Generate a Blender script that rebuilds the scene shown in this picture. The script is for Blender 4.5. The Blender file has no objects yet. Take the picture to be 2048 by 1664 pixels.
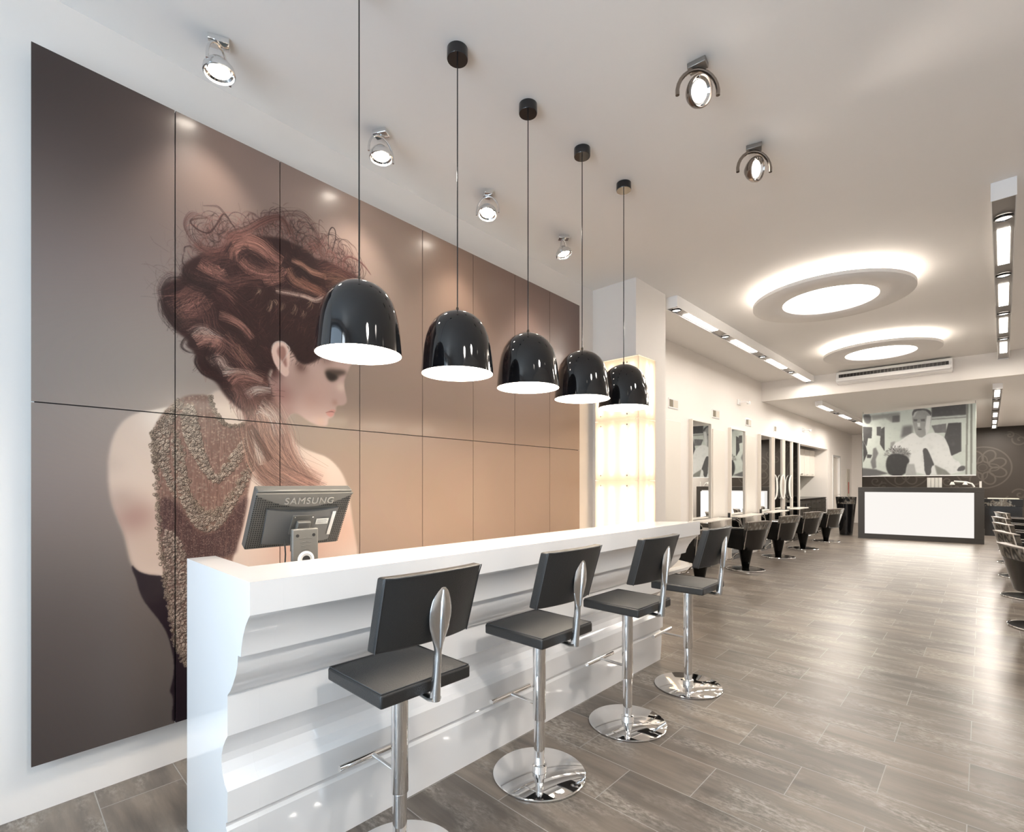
import bpy, bmesh, math, random
import numpy as np
from mathutils import Vector, Matrix
C = bpy.context.scene.collection
sc = bpy.context.scene
PI = math.pi
random.seed(7)
# ------------------------------------------------------------------ camera
cam = bpy.data.objects.new('camera', bpy.data.cameras.new('camera')); C.objects.link(cam)
cam.data.sensor_width = 36.0; cam.data.lens = 36.0*991.0/2048.0
cam.data.shift_y = (966.0-832.0)/2048.0; cam.data.shift_x = 0.0
cam.data.clip_start = 0.03; cam.data.clip_end = 200
YAW = math.atan((1965.0-1024.0)/991.0)
cam.location = (0, 0, 1.42); cam.rotation_euler = (PI/2, 0, YAW)
sc.camera = cam
# ------------------------------------------------------------------ daylight outside and exposure
w = bpy.data.worlds.new('daylight'); sc.world = w; w.use_nodes = True
bgn = w.node_tree.nodes['Background']; bgn.inputs['Color'].default_value = (0.80, 0.91, 1.0, 1); bgn.inputs["Strength"].default_value = 6.3
sc.view_settings.view_transform = 'Standard'; sc.view_settings.look = 'None'; sc.view_settings.gamma = 1.0
sc.view_settings.use_curve_mapping = False; sc.view_settings.exposure = 1.5
cy = sc.cycles
cy.use_denoising = True; cy.max_bounces = 9; cy.diffuse_bounces = 5; cy.glossy_bounces = 5; cy.transmission_bounces = 6; cy.transparent_max_bounces = 8
cy.caustics_reflective = False; cy.caustics_refractive = False; cy.sample_clamp_indirect = 6.0; cy.blur_glossy = 0.6
WARM = (1.0, 0.91, 0.82)
def area(name, loc, sx, sy, energy, col=WARM, rot=(0, 0, 0), spread=PI):
    l = bpy.data.lights.new(name, 'AREA'); l.shape = 'RECTANGLE'; l.size = sx; l.size_y = sy; l.energy = energy; l.color = col; l.spread = spread
    o = bpy.data.objects.new(name, l); C.objects.link(o); o.location = loc; o.rotation_euler = rot; return o
# daylight entering through the shop front behind the camera (portal to the world)
p = area('shop_front_portal', (-1.62, -1.76, 1.78), 2.26, 3.3, 1, rot=(PI/2, 0, 0)); p.data.cycles.is_portal = True

p = area('added_opening_portal', (1.0, -1.76, 1.5), .95, 2.9, 1, rot=(PI/2, 0, 0)); p.data.cycles.is_portal = True  # portal of the added unseen opening that lights the counter front
# ------------------------------------------------------------------ materials
def lin(c): return tuple(((v/255.0)/12.92 if v/255.0 <= 0.04045 else ((v/255.0+0.055)/1.055)**2.4) for v in c)
def mat(name, col, rough=0.5, metal=0.0, coat=0.0, emit=None, strength=0.0, spec=0.5, bump=0.0, bscale=40, noise=0.0, nscale=6.0):
    m = bpy.data.materials.new(name); m.use_nodes = True; nt = m.node_tree; b = nt.nodes['Principled BSDF']
    b.inputs['Base Color'].default_value = (*col, 1); b.inputs['Roughness'].default_value = rough; b.inputs['Metallic'].default_value = metal
    b.inputs['Coat Weight'].default_value = coat; b.inputs['Coat Roughness'].default_value = 0.05; b.inputs['Specular IOR Level'].default_value = spec
    if emit: b.inputs['Emission Color'].default_value = (*emit, 1); b.inputs['Emission Strength'].default_value = strength
    tc = nt.nodes.new('ShaderNodeTexCoord')
    if bump:
        n = nt.nodes.new('ShaderNodeTexNoise'); n.inputs['Scale'].default_value = bscale; n.inputs['Detail'].default_value = 4
        bu = nt.nodes.new('ShaderNodeBump'); bu.inputs['Strength'].default_value = bump; bu.inputs['Distance'].default_value = 0.002
        nt.links.new(tc.outputs['Object'], n.inputs['Vector']); nt.links.new(n.outputs['Fac'], bu.inputs['Height']); nt.links.new(bu.outputs['Normal'], b.inputs['Normal'])
    n = nt.nodes.new('ShaderNodeTexNoise'); n.inputs['Scale'].default_value = nscale
    mx = nt.nodes.new('ShaderNodeMix'); mx.data_type = 'RGBA'; mx.inputs[6].default_value = (*col, 1); mx.inputs[7].default_value = (*[v*(1-max(noise, 0.015)) for v in col], 1)
    nt.links.new(tc.outputs['Object'], n.inputs['Vector']); nt.links.new(n.outputs['Fac'], mx.inputs[0]); nt.links.new(mx.outputs[2], b.inputs['Base Color'])
    return m
def glow(name, col, s):
    m = bpy.data.materials.new(name); m.use_nodes = True; nt = m.node_tree; nt.nodes.clear()
    e = nt.nodes.new('ShaderNodeEmission'); e.inputs['Color'].default_value = (*col, 1); e.inputs['Strength'].default_value = s
    o = nt.nodes.new('ShaderNodeOutputMaterial'); nt.links.new(e.outputs[0], o.inputs[0]); return m
M = {}
M['wall'] = mat('wall_paint', (0.80, 0.76, 0.72), 0.6, bump=0.1, bscale=120)
M["ceil"] = mat("ceiling_paint", (0.80, 0.775, 0.75), 0.75, bump=0.05, bscale=90)
M['white'] = mat('white_lacquer', (0.90, 0.895, 0.89), 0.12, coat=0.6)
M['cream'] = mat('cream_panel', (0.78, 0.73, 0.66), 0.35)
M['blackgloss'] = mat('black_gloss', (0.006, 0.006, 0.007), 0.04, coat=1.0, spec=0.15); M['blackgloss'].node_tree.nodes['Principled BSDF'].inputs['Coat IOR'].default_value = 1.5; M['chairgloss'] = mat('black_chair_gloss', (0.003, 0.0028, 0.0025), 0.22, coat=0.12, spec=0.15)
M['black'] = mat('black_satin', (0.012, 0.010, 0.009), 0.25, coat=0.3)
M['leather'] = mat('dark_grey_leather', (0.018, 0.018, 0.018), 0.38, bump=0.6, bscale=260, spec=0.6)
M['stitch'] = mat('leather_piping', (0.05, 0.052, 0.055), 0.5)
M['chrome'] = mat('polished_chrome', (0.86, 0.86, 0.86), 0.04, metal=1.0)
M['brushed'] = mat('cast_aluminium', (0.78, 0.79, 0.80), 0.2, metal=1.0)
M['steel'] = mat('grey_steel', (0.30, 0.28, 0.26), 0.35, metal=0.8)
M['gunmetal'] = mat('smoked_chrome', (0.30, 0.26, 0.23), 0.18, metal=1.0)
M['greyedge'] = mat('blue_grey_edge', (0.16, 0.19, 0.20), 0.4)
M['bronze'] = mat('dark_metal', (0.10, 0.08, 0.06), 0.3, metal=0.8)
M['plug'] = mat('seam_shadow_gap', (0.01, 0.008, 0.008), 0.8)
M['plinth'] = mat('taupe_plinth', (0.22, 0.19, 0.165), 0.5)
M['wood_dark'] = mat('dark_oak_laminate', (0.045, 0.040, 0.033), 0.35)
M['desk'] = mat('taupe_laminate', (0.040, 0.035, 0.030), 0.4)
M['plastic'] = mat('monitor_plastic', (0.085, 0.083, 0.076), 0.28, bump=0.2, bscale=400)
M['plastic2'] = mat('monitor_cover', (0.125, 0.12, 0.108), 0.3)
M['plastic3'] = mat('monitor_recess', (0.09, 0.092, 0.092), 0.25)
M['paper'] = mat('white_paper', (0.75, 0.74, 0.70), 0.6)
M['red'] = mat('red_sign', (0.55, 0.03, 0.02), 0.5)
M['mirror'] = mat('mirror_glass', (0.88, 0.88, 0.86), 0.0, metal=1.0)
M['smoke'] = mat('smoked_mirror_glass', (0.10, 0.10, 0.10), 0.02, metal=1.0)
M['splash'] = mat('pale_glass_splashback', (0.62, 0.66, 0.60), 0.1)
M['slot'] = mat('vent_slot', (0.20, 0.17, 0.12), 0.6)
M['slot2'] = mat('vent_slot_pale', (0.60, 0.56, 0.48), 0.6)
M['relief'] = mat('raised_letter_grey', (0.30, 0.29, 0.26), 0.3); M['ink'] = mat('label_ink', (0.012, 0.012, 0.012), 0.6)
M['shade_in'] = mat('lamp_inside_white', (0.9, 0.88, 0.84), 0.5, emit=(1, 0.88, 0.72), strength=2.5)
M['lamp_glow'] = glow('pendant_bulb_glow', (1.0, 0.86, 0.70), 14)
M['tube_glow'] = glow('fluorescent_glow', (1.0, 0.92, 0.82), 5)
M['ring_glow'] = glow('ring_light_glow', (1.0, 0.90, 0.78), 7)
M['disc_glow'] = glow('ring_centre_glow', (1.0, 0.93, 0.86), 2.5)
M['spot_glow'] = glow('halogen_lens_glow', (1.0, 0.90, 0.78), 22)
M['spot_dim'] = glow('spot_lens_glow', (1.0, 0.90, 0.80), 2.2)
M['desk_glow'] = glow('lit_counter_panel', (1.0, 0.955, 0.91), .345)
M['rod_glow'] = glow('backlight_tube_glow', (1.0, 0.88, 0.72), 3.6)
m = bpy.data.materials.new('frosted_diffuser'); m.use_nodes = True; nt = m.node_tree; nt.nodes.clear()
tr = nt.nodes.new('ShaderNodeBsdfTranslucent'); tr.inputs[0].default_value = (0.95, 0.88, 0.80, 1); di = nt.nodes.new('ShaderNodeBsdfDiffuse'); di.inputs[0].default_value = (0.85, 0.78, 0.70, 1)
gl = nt.nodes.new('ShaderNodeBsdfGlossy'); gl.inputs['Roughness'].default_value = 0.15; m1 = nt.nodes.new('ShaderNodeMixShader'); m1.inputs[0].default_value = 0.3; m2 = nt.nodes.new('ShaderNodeMixShader'); m2.inputs[0].default_value = 0.06
oo = nt.nodes.new('ShaderNodeOutputMaterial')
nt.links.new(tr.outputs[0], m1.inputs[1]); nt.links.new(di.outputs[0], m1.inputs[2]); nt.links.new(m1.outputs[0], m2.inputs[1]); nt.links.new(gl.outputs[0], m2.inputs[2]); nt.links.new(m2.outputs[0], oo.inputs[0])
M['frost'] = m
m = bpy.data.materials.new('clear_pane'); m.use_nodes = True; nt = m.node_tree; nt.nodes.clear()
tr = nt.nodes.new('ShaderNodeBsdfTransparent'); gl = nt.nodes.new('ShaderNodeBsdfGlossy'); gl.inputs['Roughness'].default_value = 0.0; m1 = nt.nodes.new('ShaderNodeMixShader'); m1.inputs[0].default_value = 0.06
oo = nt.nodes.new('ShaderNodeOutputMaterial'); nt.links.new(tr.outputs[0], m1.inputs[1]); nt.links.new(gl.outputs[0], m1.inputs[2]); nt.links.new(m1.outputs[0], oo.inputs[0]); M['pane'] = m
m = m.copy(); m.name = 'dimming_pane'; [n for n in m.node_tree.nodes if n.type == 'BSDF_TRANSPARENT'][0].inputs[0].default_value = (.46, .49, .52, 1); M['tint'] = m  # invented tint on two unseen panes, cuts the daylight coming in
# plank tiles: rows along y 0.3085 m deep, tiles 0.609 m long, half bond
m = bpy.data.materials.new('plank_tile_floor'); m.use_nodes = True; nt = m.node_tree; b = nt.nodes['Principled BSDF']; L = nt.links.new
def N(t, **k):
    n = nt.nodes.new(t)
    for a, v in k.items(): setattr(n, a, v)
    return n
tc = N('ShaderNodeTexCoord'); mp = N('ShaderNodeMapping'); mp.inputs['Location'].default_value = (0.656+0.609*20-0.3045, -0.329+0.3085*21-0.0005, 0); L(tc.outputs['Object'], mp.inputs['Vector'])
br = N('ShaderNodeTexBrick', offset=0.5, offset_frequency=2, squash=1.0); br.inputs['Scale'].default_value = 1.0; br.inputs['Brick Width'].default_value = 0.609; br.inputs['Row Height'].default_value = 0.3085
br.inputs['Mortar Size'].default_value = 0.0022; br.inputs['Mortar Smooth'].default_value = 0.3; br.inputs['Bias'].default_value = 0.0
br.inputs['Color1'].default_value = (0, 0, 0, 1); br.inputs['Color2'].default_value = (1, 1, 1, 1); br.inputs['Mortar'].default_value = (0.5, 0.5, 0.5, 1); L(mp.outputs[0], br.inputs['Vector'])
tone = N('ShaderNodeMix', data_type='RGBA'); tone.inputs[6].default_value = (0.112, 0.095, 0.080, 1); tone.inputs[7].default_value = (0.178, 0.149, 0.122, 1); L(br.outputs['Color'], tone.inputs[0])
mp2 = N('ShaderNodeMapping'); mp2.inputs['Scale'].default_value = (1.4, 12, 1); L(tc.outputs['Object'], mp2.inputs['Vector'])
# each tile shifts the grain so that it breaks at the joints
cmb = N('ShaderNodeVectorMath', operation='ADD'); sc3 = N('ShaderNodeVectorMath', operation='SCALE'); sc3.inputs['Scale'].default_value = 9.0
L(br.outputs['Color'], sc3.inputs[0]); L(mp2.outputs[0], cmb.inputs[0]); L(sc3.outputs[0], cmb.inputs[1])
st_ = N('ShaderNodeTexNoise'); st_.inputs['Scale'].default_value = 1.0; st_.inputs['Detail'].default_value = 5; st_.inputs['Roughness'].default_value = 0.62; L(cmb.outputs[0], st_.inputs['Vector'])
r1 = N('ShaderNodeValToRGB'); r1.color_ramp.elements[0].position = 0.30; r1.color_ramp.elements[0].color = (0.58, 0.58, 0.59, 1); r1.color_ramp.elements[1].position = 0.72; r1.color_ramp.elements[1].color = (1.38, 1.36, 1.33, 1); L(st_.outputs['Fac'], r1.inputs[0])
mul = N('ShaderNodeMix', data_type='RGBA', blend_type='MULTIPLY'); mul.inputs[0].default_value = 1.0; L(tone.outputs[2], mul.inputs[6]); L(r1.outputs[0], mul.inputs[7])
mp3 = N('ShaderNodeMapping'); mp3.inputs['Scale'].default_value = (1.6, 4.5, 1); L(tc.outputs['Object'], mp3.inputs['Vector'])
pa = N('ShaderNodeTexNoise'); pa.inputs['Scale'].default_value = 1.3; pa.inputs['Detail'].default_value = 2; L(mp3.outputs[0], pa.inputs['Vector'])
mp4 = N('ShaderNodeMapping'); mp4.inputs['Scale'].default_value = (26, 60, 1); L(tc.outputs['Object'], mp4.inputs['Vector'])
fl = N('ShaderNodeTexNoise'); fl.inputs['Scale'].default_value = 1.0; fl.inputs['Detail'].default_value = 6; fl.inputs['Roughness'].default_value = 0.7; L(mp4.outputs[0], fl.inputs['Vector'])
ra = N('ShaderNodeValToRGB'); ra.color_ramp.elements[0].position = 0.46; ra.color_ramp.elements[1].position = 0.66; L(pa.outputs['Fac'], ra.inputs[0])
rb = N('ShaderNodeValToRGB'); rb.color_ramp.elements[0].position = 0.42; rb.color_ramp.elements[1].position = 0.66; L(fl.outputs['Fac'], rb.inputs[0])
mm = N('ShaderNodeMath', operation='MULTIPLY'); L(ra.outputs[0], mm.inputs[0]); L(rb.outputs[0], mm.inputs[1])
mm2 = N('ShaderNodeMath', operation='MULTIPLY'); mm2.inputs[1].default_value = 0.8; L(mm.outputs[0], mm2.inputs[0])
wr = N('ShaderNodeMix', data_type='RGBA'); wr.inputs[7].default_value = (0.42, 0.385, 0.34, 1); L(mm2.outputs[0], wr.inputs[0]); L(mul.outputs[2], wr.inputs[6])
jo = N('ShaderNodeMix', data_type='RGBA'); jo.inputs[7].default_value = (0.30, 0.29, 0.27, 1); L(br.outputs['Fac'], jo.inputs[0]); L(wr.outputs[2], jo.inputs[6]); L(jo.outputs[2], b.inputs['Base Color'])
b.inputs['Roughness'].default_value = 0.33; b.inputs['Specular IOR Level'].default_value = 0.45
bu = N('ShaderNodeBump'); bu.inputs['Strength'].default_value = 0.25; bu.inputs['Distance'].default_value = 0.002; bu.invert = True; L(br.outputs['Fac'], bu.inputs['Height']); L(bu.outputs[0], b.inputs['Normal'])
M['floor'] = m

# ------------------------------------------------------------------ mesh helpers
def BM(): return bmesh.new()
def box(bm, x0, x1, y0, y1, z0, z1, mx=None):
    v = [bm.verts.new(p if mx is None else mx @ Vector(p)) for p in ((x0,y0,z0),(x1,y0,z0),(x1,y1,z0),(x0,y1,z0),(x0,y0,z1),(x1,y0,z1),(x1,y1,z1),(x0,y1,z1))]
    for f in ((0,3,2,1),(4,5,6,7),(0,1,5,4),(1,2,6,5),(2,3,7,6),(3,0,4,7)): bm.faces.new([v[i] for i in f])
    return bm
def lathe(bm, prof, seg=48, c=(0,0,0), mx=None):
    rings = []
    for r, z in prof:
        if r < 1e-6:
            p = Vector((c[0], c[1], c[2]+z)); rings.append([bm.verts.new(p if mx is None else mx @ p)])
        else:
            ring = []
            for i in range(seg):
                a = 2*PI*i/seg; p = Vector((c[0]+r*math.cos(a), c[1]+r*math.sin(a), c[2]+z)); ring.append(bm.verts.new(p if mx is None else mx @ p))
            rings.append(ring)
    for a, b in zip(rings, rings[1:]):
        if len(a) == 1 and len(b) == 1: continue
        for i in range(seg):
            j = (i+1) % seg
            if len(a) == 1: bm.faces.new((a[0], b[j], b[i]))
            elif len(b) == 1: bm.faces.new((a[i], a[j], b[0]))
            else: bm.faces.new((a[i], a[j], b[j], b[i]))
    return bm
def tube(bm, pts, r, seg=12, caps=True, rs=None, flat=1.0):
    pts = [Vector(p) for p in pts]; rings = []; up = None
    for i, p in enumerate(pts):
        t = (pts[min(i+1, len(pts)-1)]-pts[max(i-1, 0)]).normalized()
        if up is None:
            a = Vector((0,0,1)) if abs(t.z) < 0.9 else Vector((1,0,0)); u = t.cross(a).normalized()
        else: u = (up - t*up.dot(t)).normalized()
        up = u; v = t.cross(u); rr = rs[i] if rs else r
        rings.append([bm.verts.new(p+(u*math.cos(2*PI*k/seg)+v*math.sin(2*PI*k/seg)*flat)*rr) for k in range(seg)])
    for a, b in zip(rings, rings[1:]):
        for i in range(seg): bm.faces.new((a[i], a[(i+1)%seg], b[(i+1)%seg], b[i]))
    if caps: bm.faces.new(rings[0][::-1]); bm.faces.new(rings[-1])
    return bm
def grid(bm, f, nu, nv):
    vs = [[bm.verts.new(f(i/nu, j/nv)) for j in range(nv+1)] for i in range(nu+1)]
    for i in range(nu):
        for j in range(nv): bm.faces.new((vs[i][j], vs[i+1][j], vs[i+1][j+1], vs[i][j+1]))
    return vs
def slab(bm, fo, fi, nu, nv):
    # closed shell between an outer and an inner surface
    a = grid(bm, fo, nu, nv); b = grid(bm, fi, nu, nv)
    for i in range(nu):
        bm.faces.new((a[i][0], b[i][0], b[i+1][0], a[i+1][0])); bm.faces.new((a[i+1][nv], b[i+1][nv], b[i][nv], a[i][nv]))
    for j in range(nv):
        bm.faces.new((a[0][j+1], b[0][j+1], b[0][j], a[0][j])); bm.faces.new((a[nu][j], b[nu][j], b[nu][j+1], a[nu][j+1]))
def prism(bm, pts, y0, y1, yf=None):
    # polygon in x,z pushed along y; yf(x,z) gives the far end
    a = [bm.verts.new((x, y0, z)) for x, z in pts]; b = [bm.verts.new((x, (yf(x, z) if yf else y1), z)) for x, z in pts]
    n = len(pts)
    for i in range(n): bm.faces.new((a[i], a[(i+1)%n], b[(i+1)%n], b[i]))
    bm.faces.new(a[::-1]); bm.faces.new(b)
def obj(name, bm, m, parent=None, loc=None, rot=None, smooth=True, bevel=0.0, seg=2, kind=None, angle=35):
    bmesh.ops.recalc_face_normals(bm, faces=bm.faces)
    me = bpy.data.meshes.new(name); bm.to_mesh(me); bm.free(); me.materials.append(M[m] if isinstance(m, str) else m)
    o = bpy.data.objects.new(name, me); C.objects.link(o)
    if parent: o.parent = parent
    if loc: o.location = loc
    if rot: o.rotation_euler = rot
    if smooth:
        for p in me.polygons: p.use_smooth = True
        try: me.set_sharp_from_angle(angle=math.radians(angle))
        except Exception: pass
    if bevel:
        md = o.modifiers.new('bevel', 'BEVEL'); md.width = bevel; md.segments = seg; md.limit_method = 'ANGLE'; md.harden_normals = False
    if kind: o['kind'] = kind
    return o
def bx(name, d, m, parent=None, bevel=0.0, kind=None, **k): return obj(name, box(BM(), *d), m, parent, bevel=bevel, kind=kind, smooth=bevel > 0, **k)
def thing(name, label, cat, loc=(0,0,0), rz=0, group=None):
    o = bpy.data.objects.new(name, None); C.objects.link(o); o.location = loc; o.rotation_euler = (0, 0, rz); o.empty_display_size = 0.1
    o['label'] = label; o['category'] = cat
    if group: o['group'] = group
    return o
def tag(o, label, cat, group=None):
    o['label'] = label; o['category'] = cat
    if group: o['group'] = group
    return o
def dup(root, loc, rz, label, group=None):
    def cp(o, par):
        c = o.copy(); C.objects.link(c)
        if par: c.parent = par
        for ch in list(o.children): cp(ch, c)
        return c
    r = cp(root, None); r.location = loc; r.rotation_euler = (0, 0, rz); r['label'] = label
    if group: r['group'] = group
    return r
def spotlamp(loc, target, energy, size=0.9, blend=0.6, col=WARM, rad=0.04):
    l = bpy.data.lights.new('halogen_beam', 'SPOT'); l.energy = energy; l.spot_size = size; l.spot_blend = blend; l.color = col; l.shadow_soft_size = rad
    o = bpy.data.objects.new('halogen_beam', l); C.objects.link(o); o.location = loc
    o.rotation_euler = (Vector(target)-Vector(loc)).to_track_quat('-Z', 'Y').to_euler(); return o
CZ = 3.55; Z2 = 3.147
POLY={
 'hair':[(0.527,2.435),(0.464,2.396),(0.452,2.314),(0.475,2.234),(0.527,2.165),(0.571,2.144),(0.560,2.112),(0.604,2.085),(0.606,2.024),(0.638,1.978),(0.701,1.952),(0.735,1.888),(0.793,1.836),(0.870,1.782),(0.945,1.809),(0.992,1.922),(0.959,2.002),(0.978,2.076),(1.006,2.044),(1.034,2.187),(1.077,2.225),(1.151,2.107),(1.276,2.175),(1.349,2.282),(1.552,2.423),(1.627,2.640),(1.608,2.735),(1.480,2.776),(1.383,2.777),(1.309,2.799),(1.244,2.777),(1.188,2.818),(1.121,2.824),(1.051,2.834),(0.950,2.808),(0.862,2.786),(0.788,2.731),(0.720,2.653),(0.649,2.612),(0.593,2.567),(0.542,2.507),(0.549,2.472)],
 'puff':[(0.564,2.585),(0.593,2.685),(0.627,2.749),(0.720,2.799),(0.793,2.787),(0.870,2.877),(0.978,2.949),(1.121,2.984),(1.219,2.957),(1.293,2.917),(1.410,2.929),(1.498,2.879),(1.552,2.800),(1.480,2.712),(1.276,2.727),(1.151,2.791),(0.978,2.787),(0.819,2.715),(0.696,2.618),(0.615,2.565)],
 'braid':[(0.756,1.944),(0.819,1.872),(0.844,1.765),(0.849,1.656),(0.883,1.520),(0.923,1.403),(1.034,1.322),(1.276,1.362),(1.238,1.438),(1.145,1.527),(1.092,1.643),(1.068,1.758),(1.034,1.855),(0.992,1.922),(0.923,1.983),(0.819,2.008)],
 'face':[(1.000,2.180),(1.121,2.234),(1.213,2.163),(1.309,2.196),(1.393,2.291),(1.473,2.308),(1.501,2.265),(1.505,2.211),(1.473,2.166),(1.459,2.128),(1.434,2.077),(1.434,2.029),(1.448,1.976),(1.455,1.942),(1.444,1.922),(1.420,1.909),(1.389,1.909),(1.376,1.891),(1.379,1.873),(1.362,1.859),(1.366,1.843),(1.349,1.826),(1.325,1.817),(1.325,1.796),(1.319,1.773),(1.293,1.768),(1.251,1.771),(1.197,1.790),(1.145,1.824),(1.109,1.832),(1.080,1.811),(1.063,1.772),(1.034,1.726),(0.870,1.740),(0.793,1.787),(0.720,1.912),(0.923,1.913),(0.992,2.036)],
 'back':[(0.696,1.909),(0.819,1.926),(1.034,1.956),(1.068,1.816),(1.063,1.763),(1.098,1.678),(1.151,1.631),(1.244,1.600),(1.325,1.578),(1.403,1.509),(1.452,1.423),(1.469,1.343),(1.487,1.213),(1.508,1.083),(1.538,0.943),(1.480,0.731),(1.034,0.601),(0.673,0.679),(0.475,0.963),(0.374,0.989),(0.340,1.033),(0.328,1.093),(0.313,1.182),(0.291,1.248),(0.269,1.319),(0.256,1.399),(0.252,1.491),(0.262,1.595),(0.283,1.665),(0.317,1.720),(0.364,1.753),(0.434,1.775),(0.506,1.802),(0.582,1.842),(0.673,1.874)],
 'top':[(0.529,1.833),(0.564,1.860),(0.615,1.872),(0.670,1.874),(0.677,1.833),(0.703,1.773),(0.735,1.734),(0.764,1.723),(0.798,1.728),(0.857,1.747),(0.886,1.681),(0.883,1.589),(0.878,1.492),(0.870,1.437),(0.849,1.327),(0.832,1.191),(0.804,1.098),(0.774,1.006),(0.756,0.794),(0.720,0.642),(0.627,0.457),(0.573,0.492),(0.538,0.562),(0.514,0.626),(0.498,0.741),(0.483,0.868),(0.470,0.968),(0.458,1.092),(0.450,1.215),(0.442,1.313),(0.438,1.435),(0.436,1.508),(0.432,1.580),(0.422,1.657),(0.438,1.714),(0.475,1.779)],
 'pants':[(0.340,1.038),(0.355,1.012),(0.382,0.988),(0.424,0.972),(0.479,0.964),(0.506,0.740),(0.538,0.582),(0.573,0.492),(0.720,0.589),(0.769,0.309),(0.720,0.192),(0.502,0.219),(0.502,0.294),(0.508,0.329),(0.504,0.368),(0.491,0.391),(0.502,0.430),(0.510,0.477),(0.510,0.535),(0.500,0.604),(0.481,0.683),(0.450,0.751),(0.390,0.848),(0.368,0.911),(0.357,0.970),(0.343,1.005)],
 'ear':[(0.981,2.162),(0.986,2.197),(1.008,2.225),(1.042,2.235),(1.068,2.223),(1.083,2.191),(1.089,2.154),(1.080,2.094),(1.083,2.051),(1.065,2.034),(1.042,2.044),(1.017,2.075),(0.994,2.108)],
 'earin':[(1.011,2.168),(1.022,2.202),(1.048,2.213),(1.065,2.193),(1.065,2.150),(1.071,2.099),(1.063,2.088),(1.051,2.110),(1.025,2.142)],
 'eye':[(1.302,2.115),(1.342,2.131),(1.444,2.136),(1.452,2.118),(1.393,2.092),(1.383,2.069),(1.349,2.051),(1.319,2.065)],
 'lips':[(1.309,1.853),(1.329,1.867),(1.352,1.879),(1.379,1.879),(1.369,1.863),(1.362,1.840),(1.342,1.828),(1.322,1.836)],
 'v1':[(0.573,1.841),(0.615,1.769),(0.627,1.641),(0.673,1.501),(0.696,1.449),(0.744,1.529),(0.844,1.683),(0.878,1.658),(0.819,1.532),(0.744,1.449),(0.696,1.409),(0.649,1.456),(0.582,1.575),(0.542,1.686),(0.542,1.787)],
 'v2':[(0.506,1.683),(0.549,1.586),(0.571,1.372),(0.627,1.281),(0.684,1.252),(0.756,1.329),(0.870,1.547),(0.878,1.478),(0.793,1.301),(0.720,1.185),(0.654,1.160),(0.593,1.206),(0.538,1.310),(0.521,1.435),(0.495,1.583)],
 'v3':[(0.424,1.657),(0.475,1.767),(0.529,1.833),(0.560,1.839),(0.517,1.759),(0.485,1.657),(0.485,1.509),(0.521,1.373),(0.517,1.335),(0.475,1.435),(0.438,1.532)],
 'dark':[(0.450,1.374),(0.538,1.310),(0.593,1.193),(0.654,1.150),(0.720,1.177),(0.793,1.296),(0.865,1.368),(0.832,1.191),(0.804,1.098),(0.793,1.017),(0.475,1.029),(0.454,1.190)],
 'drape':[(0.458,1.190),(0.506,1.187),(0.564,1.081),(0.582,0.825),(0.593,0.492),(0.573,0.492),(0.521,0.612),(0.491,0.817),(0.470,0.993)],
}
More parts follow.
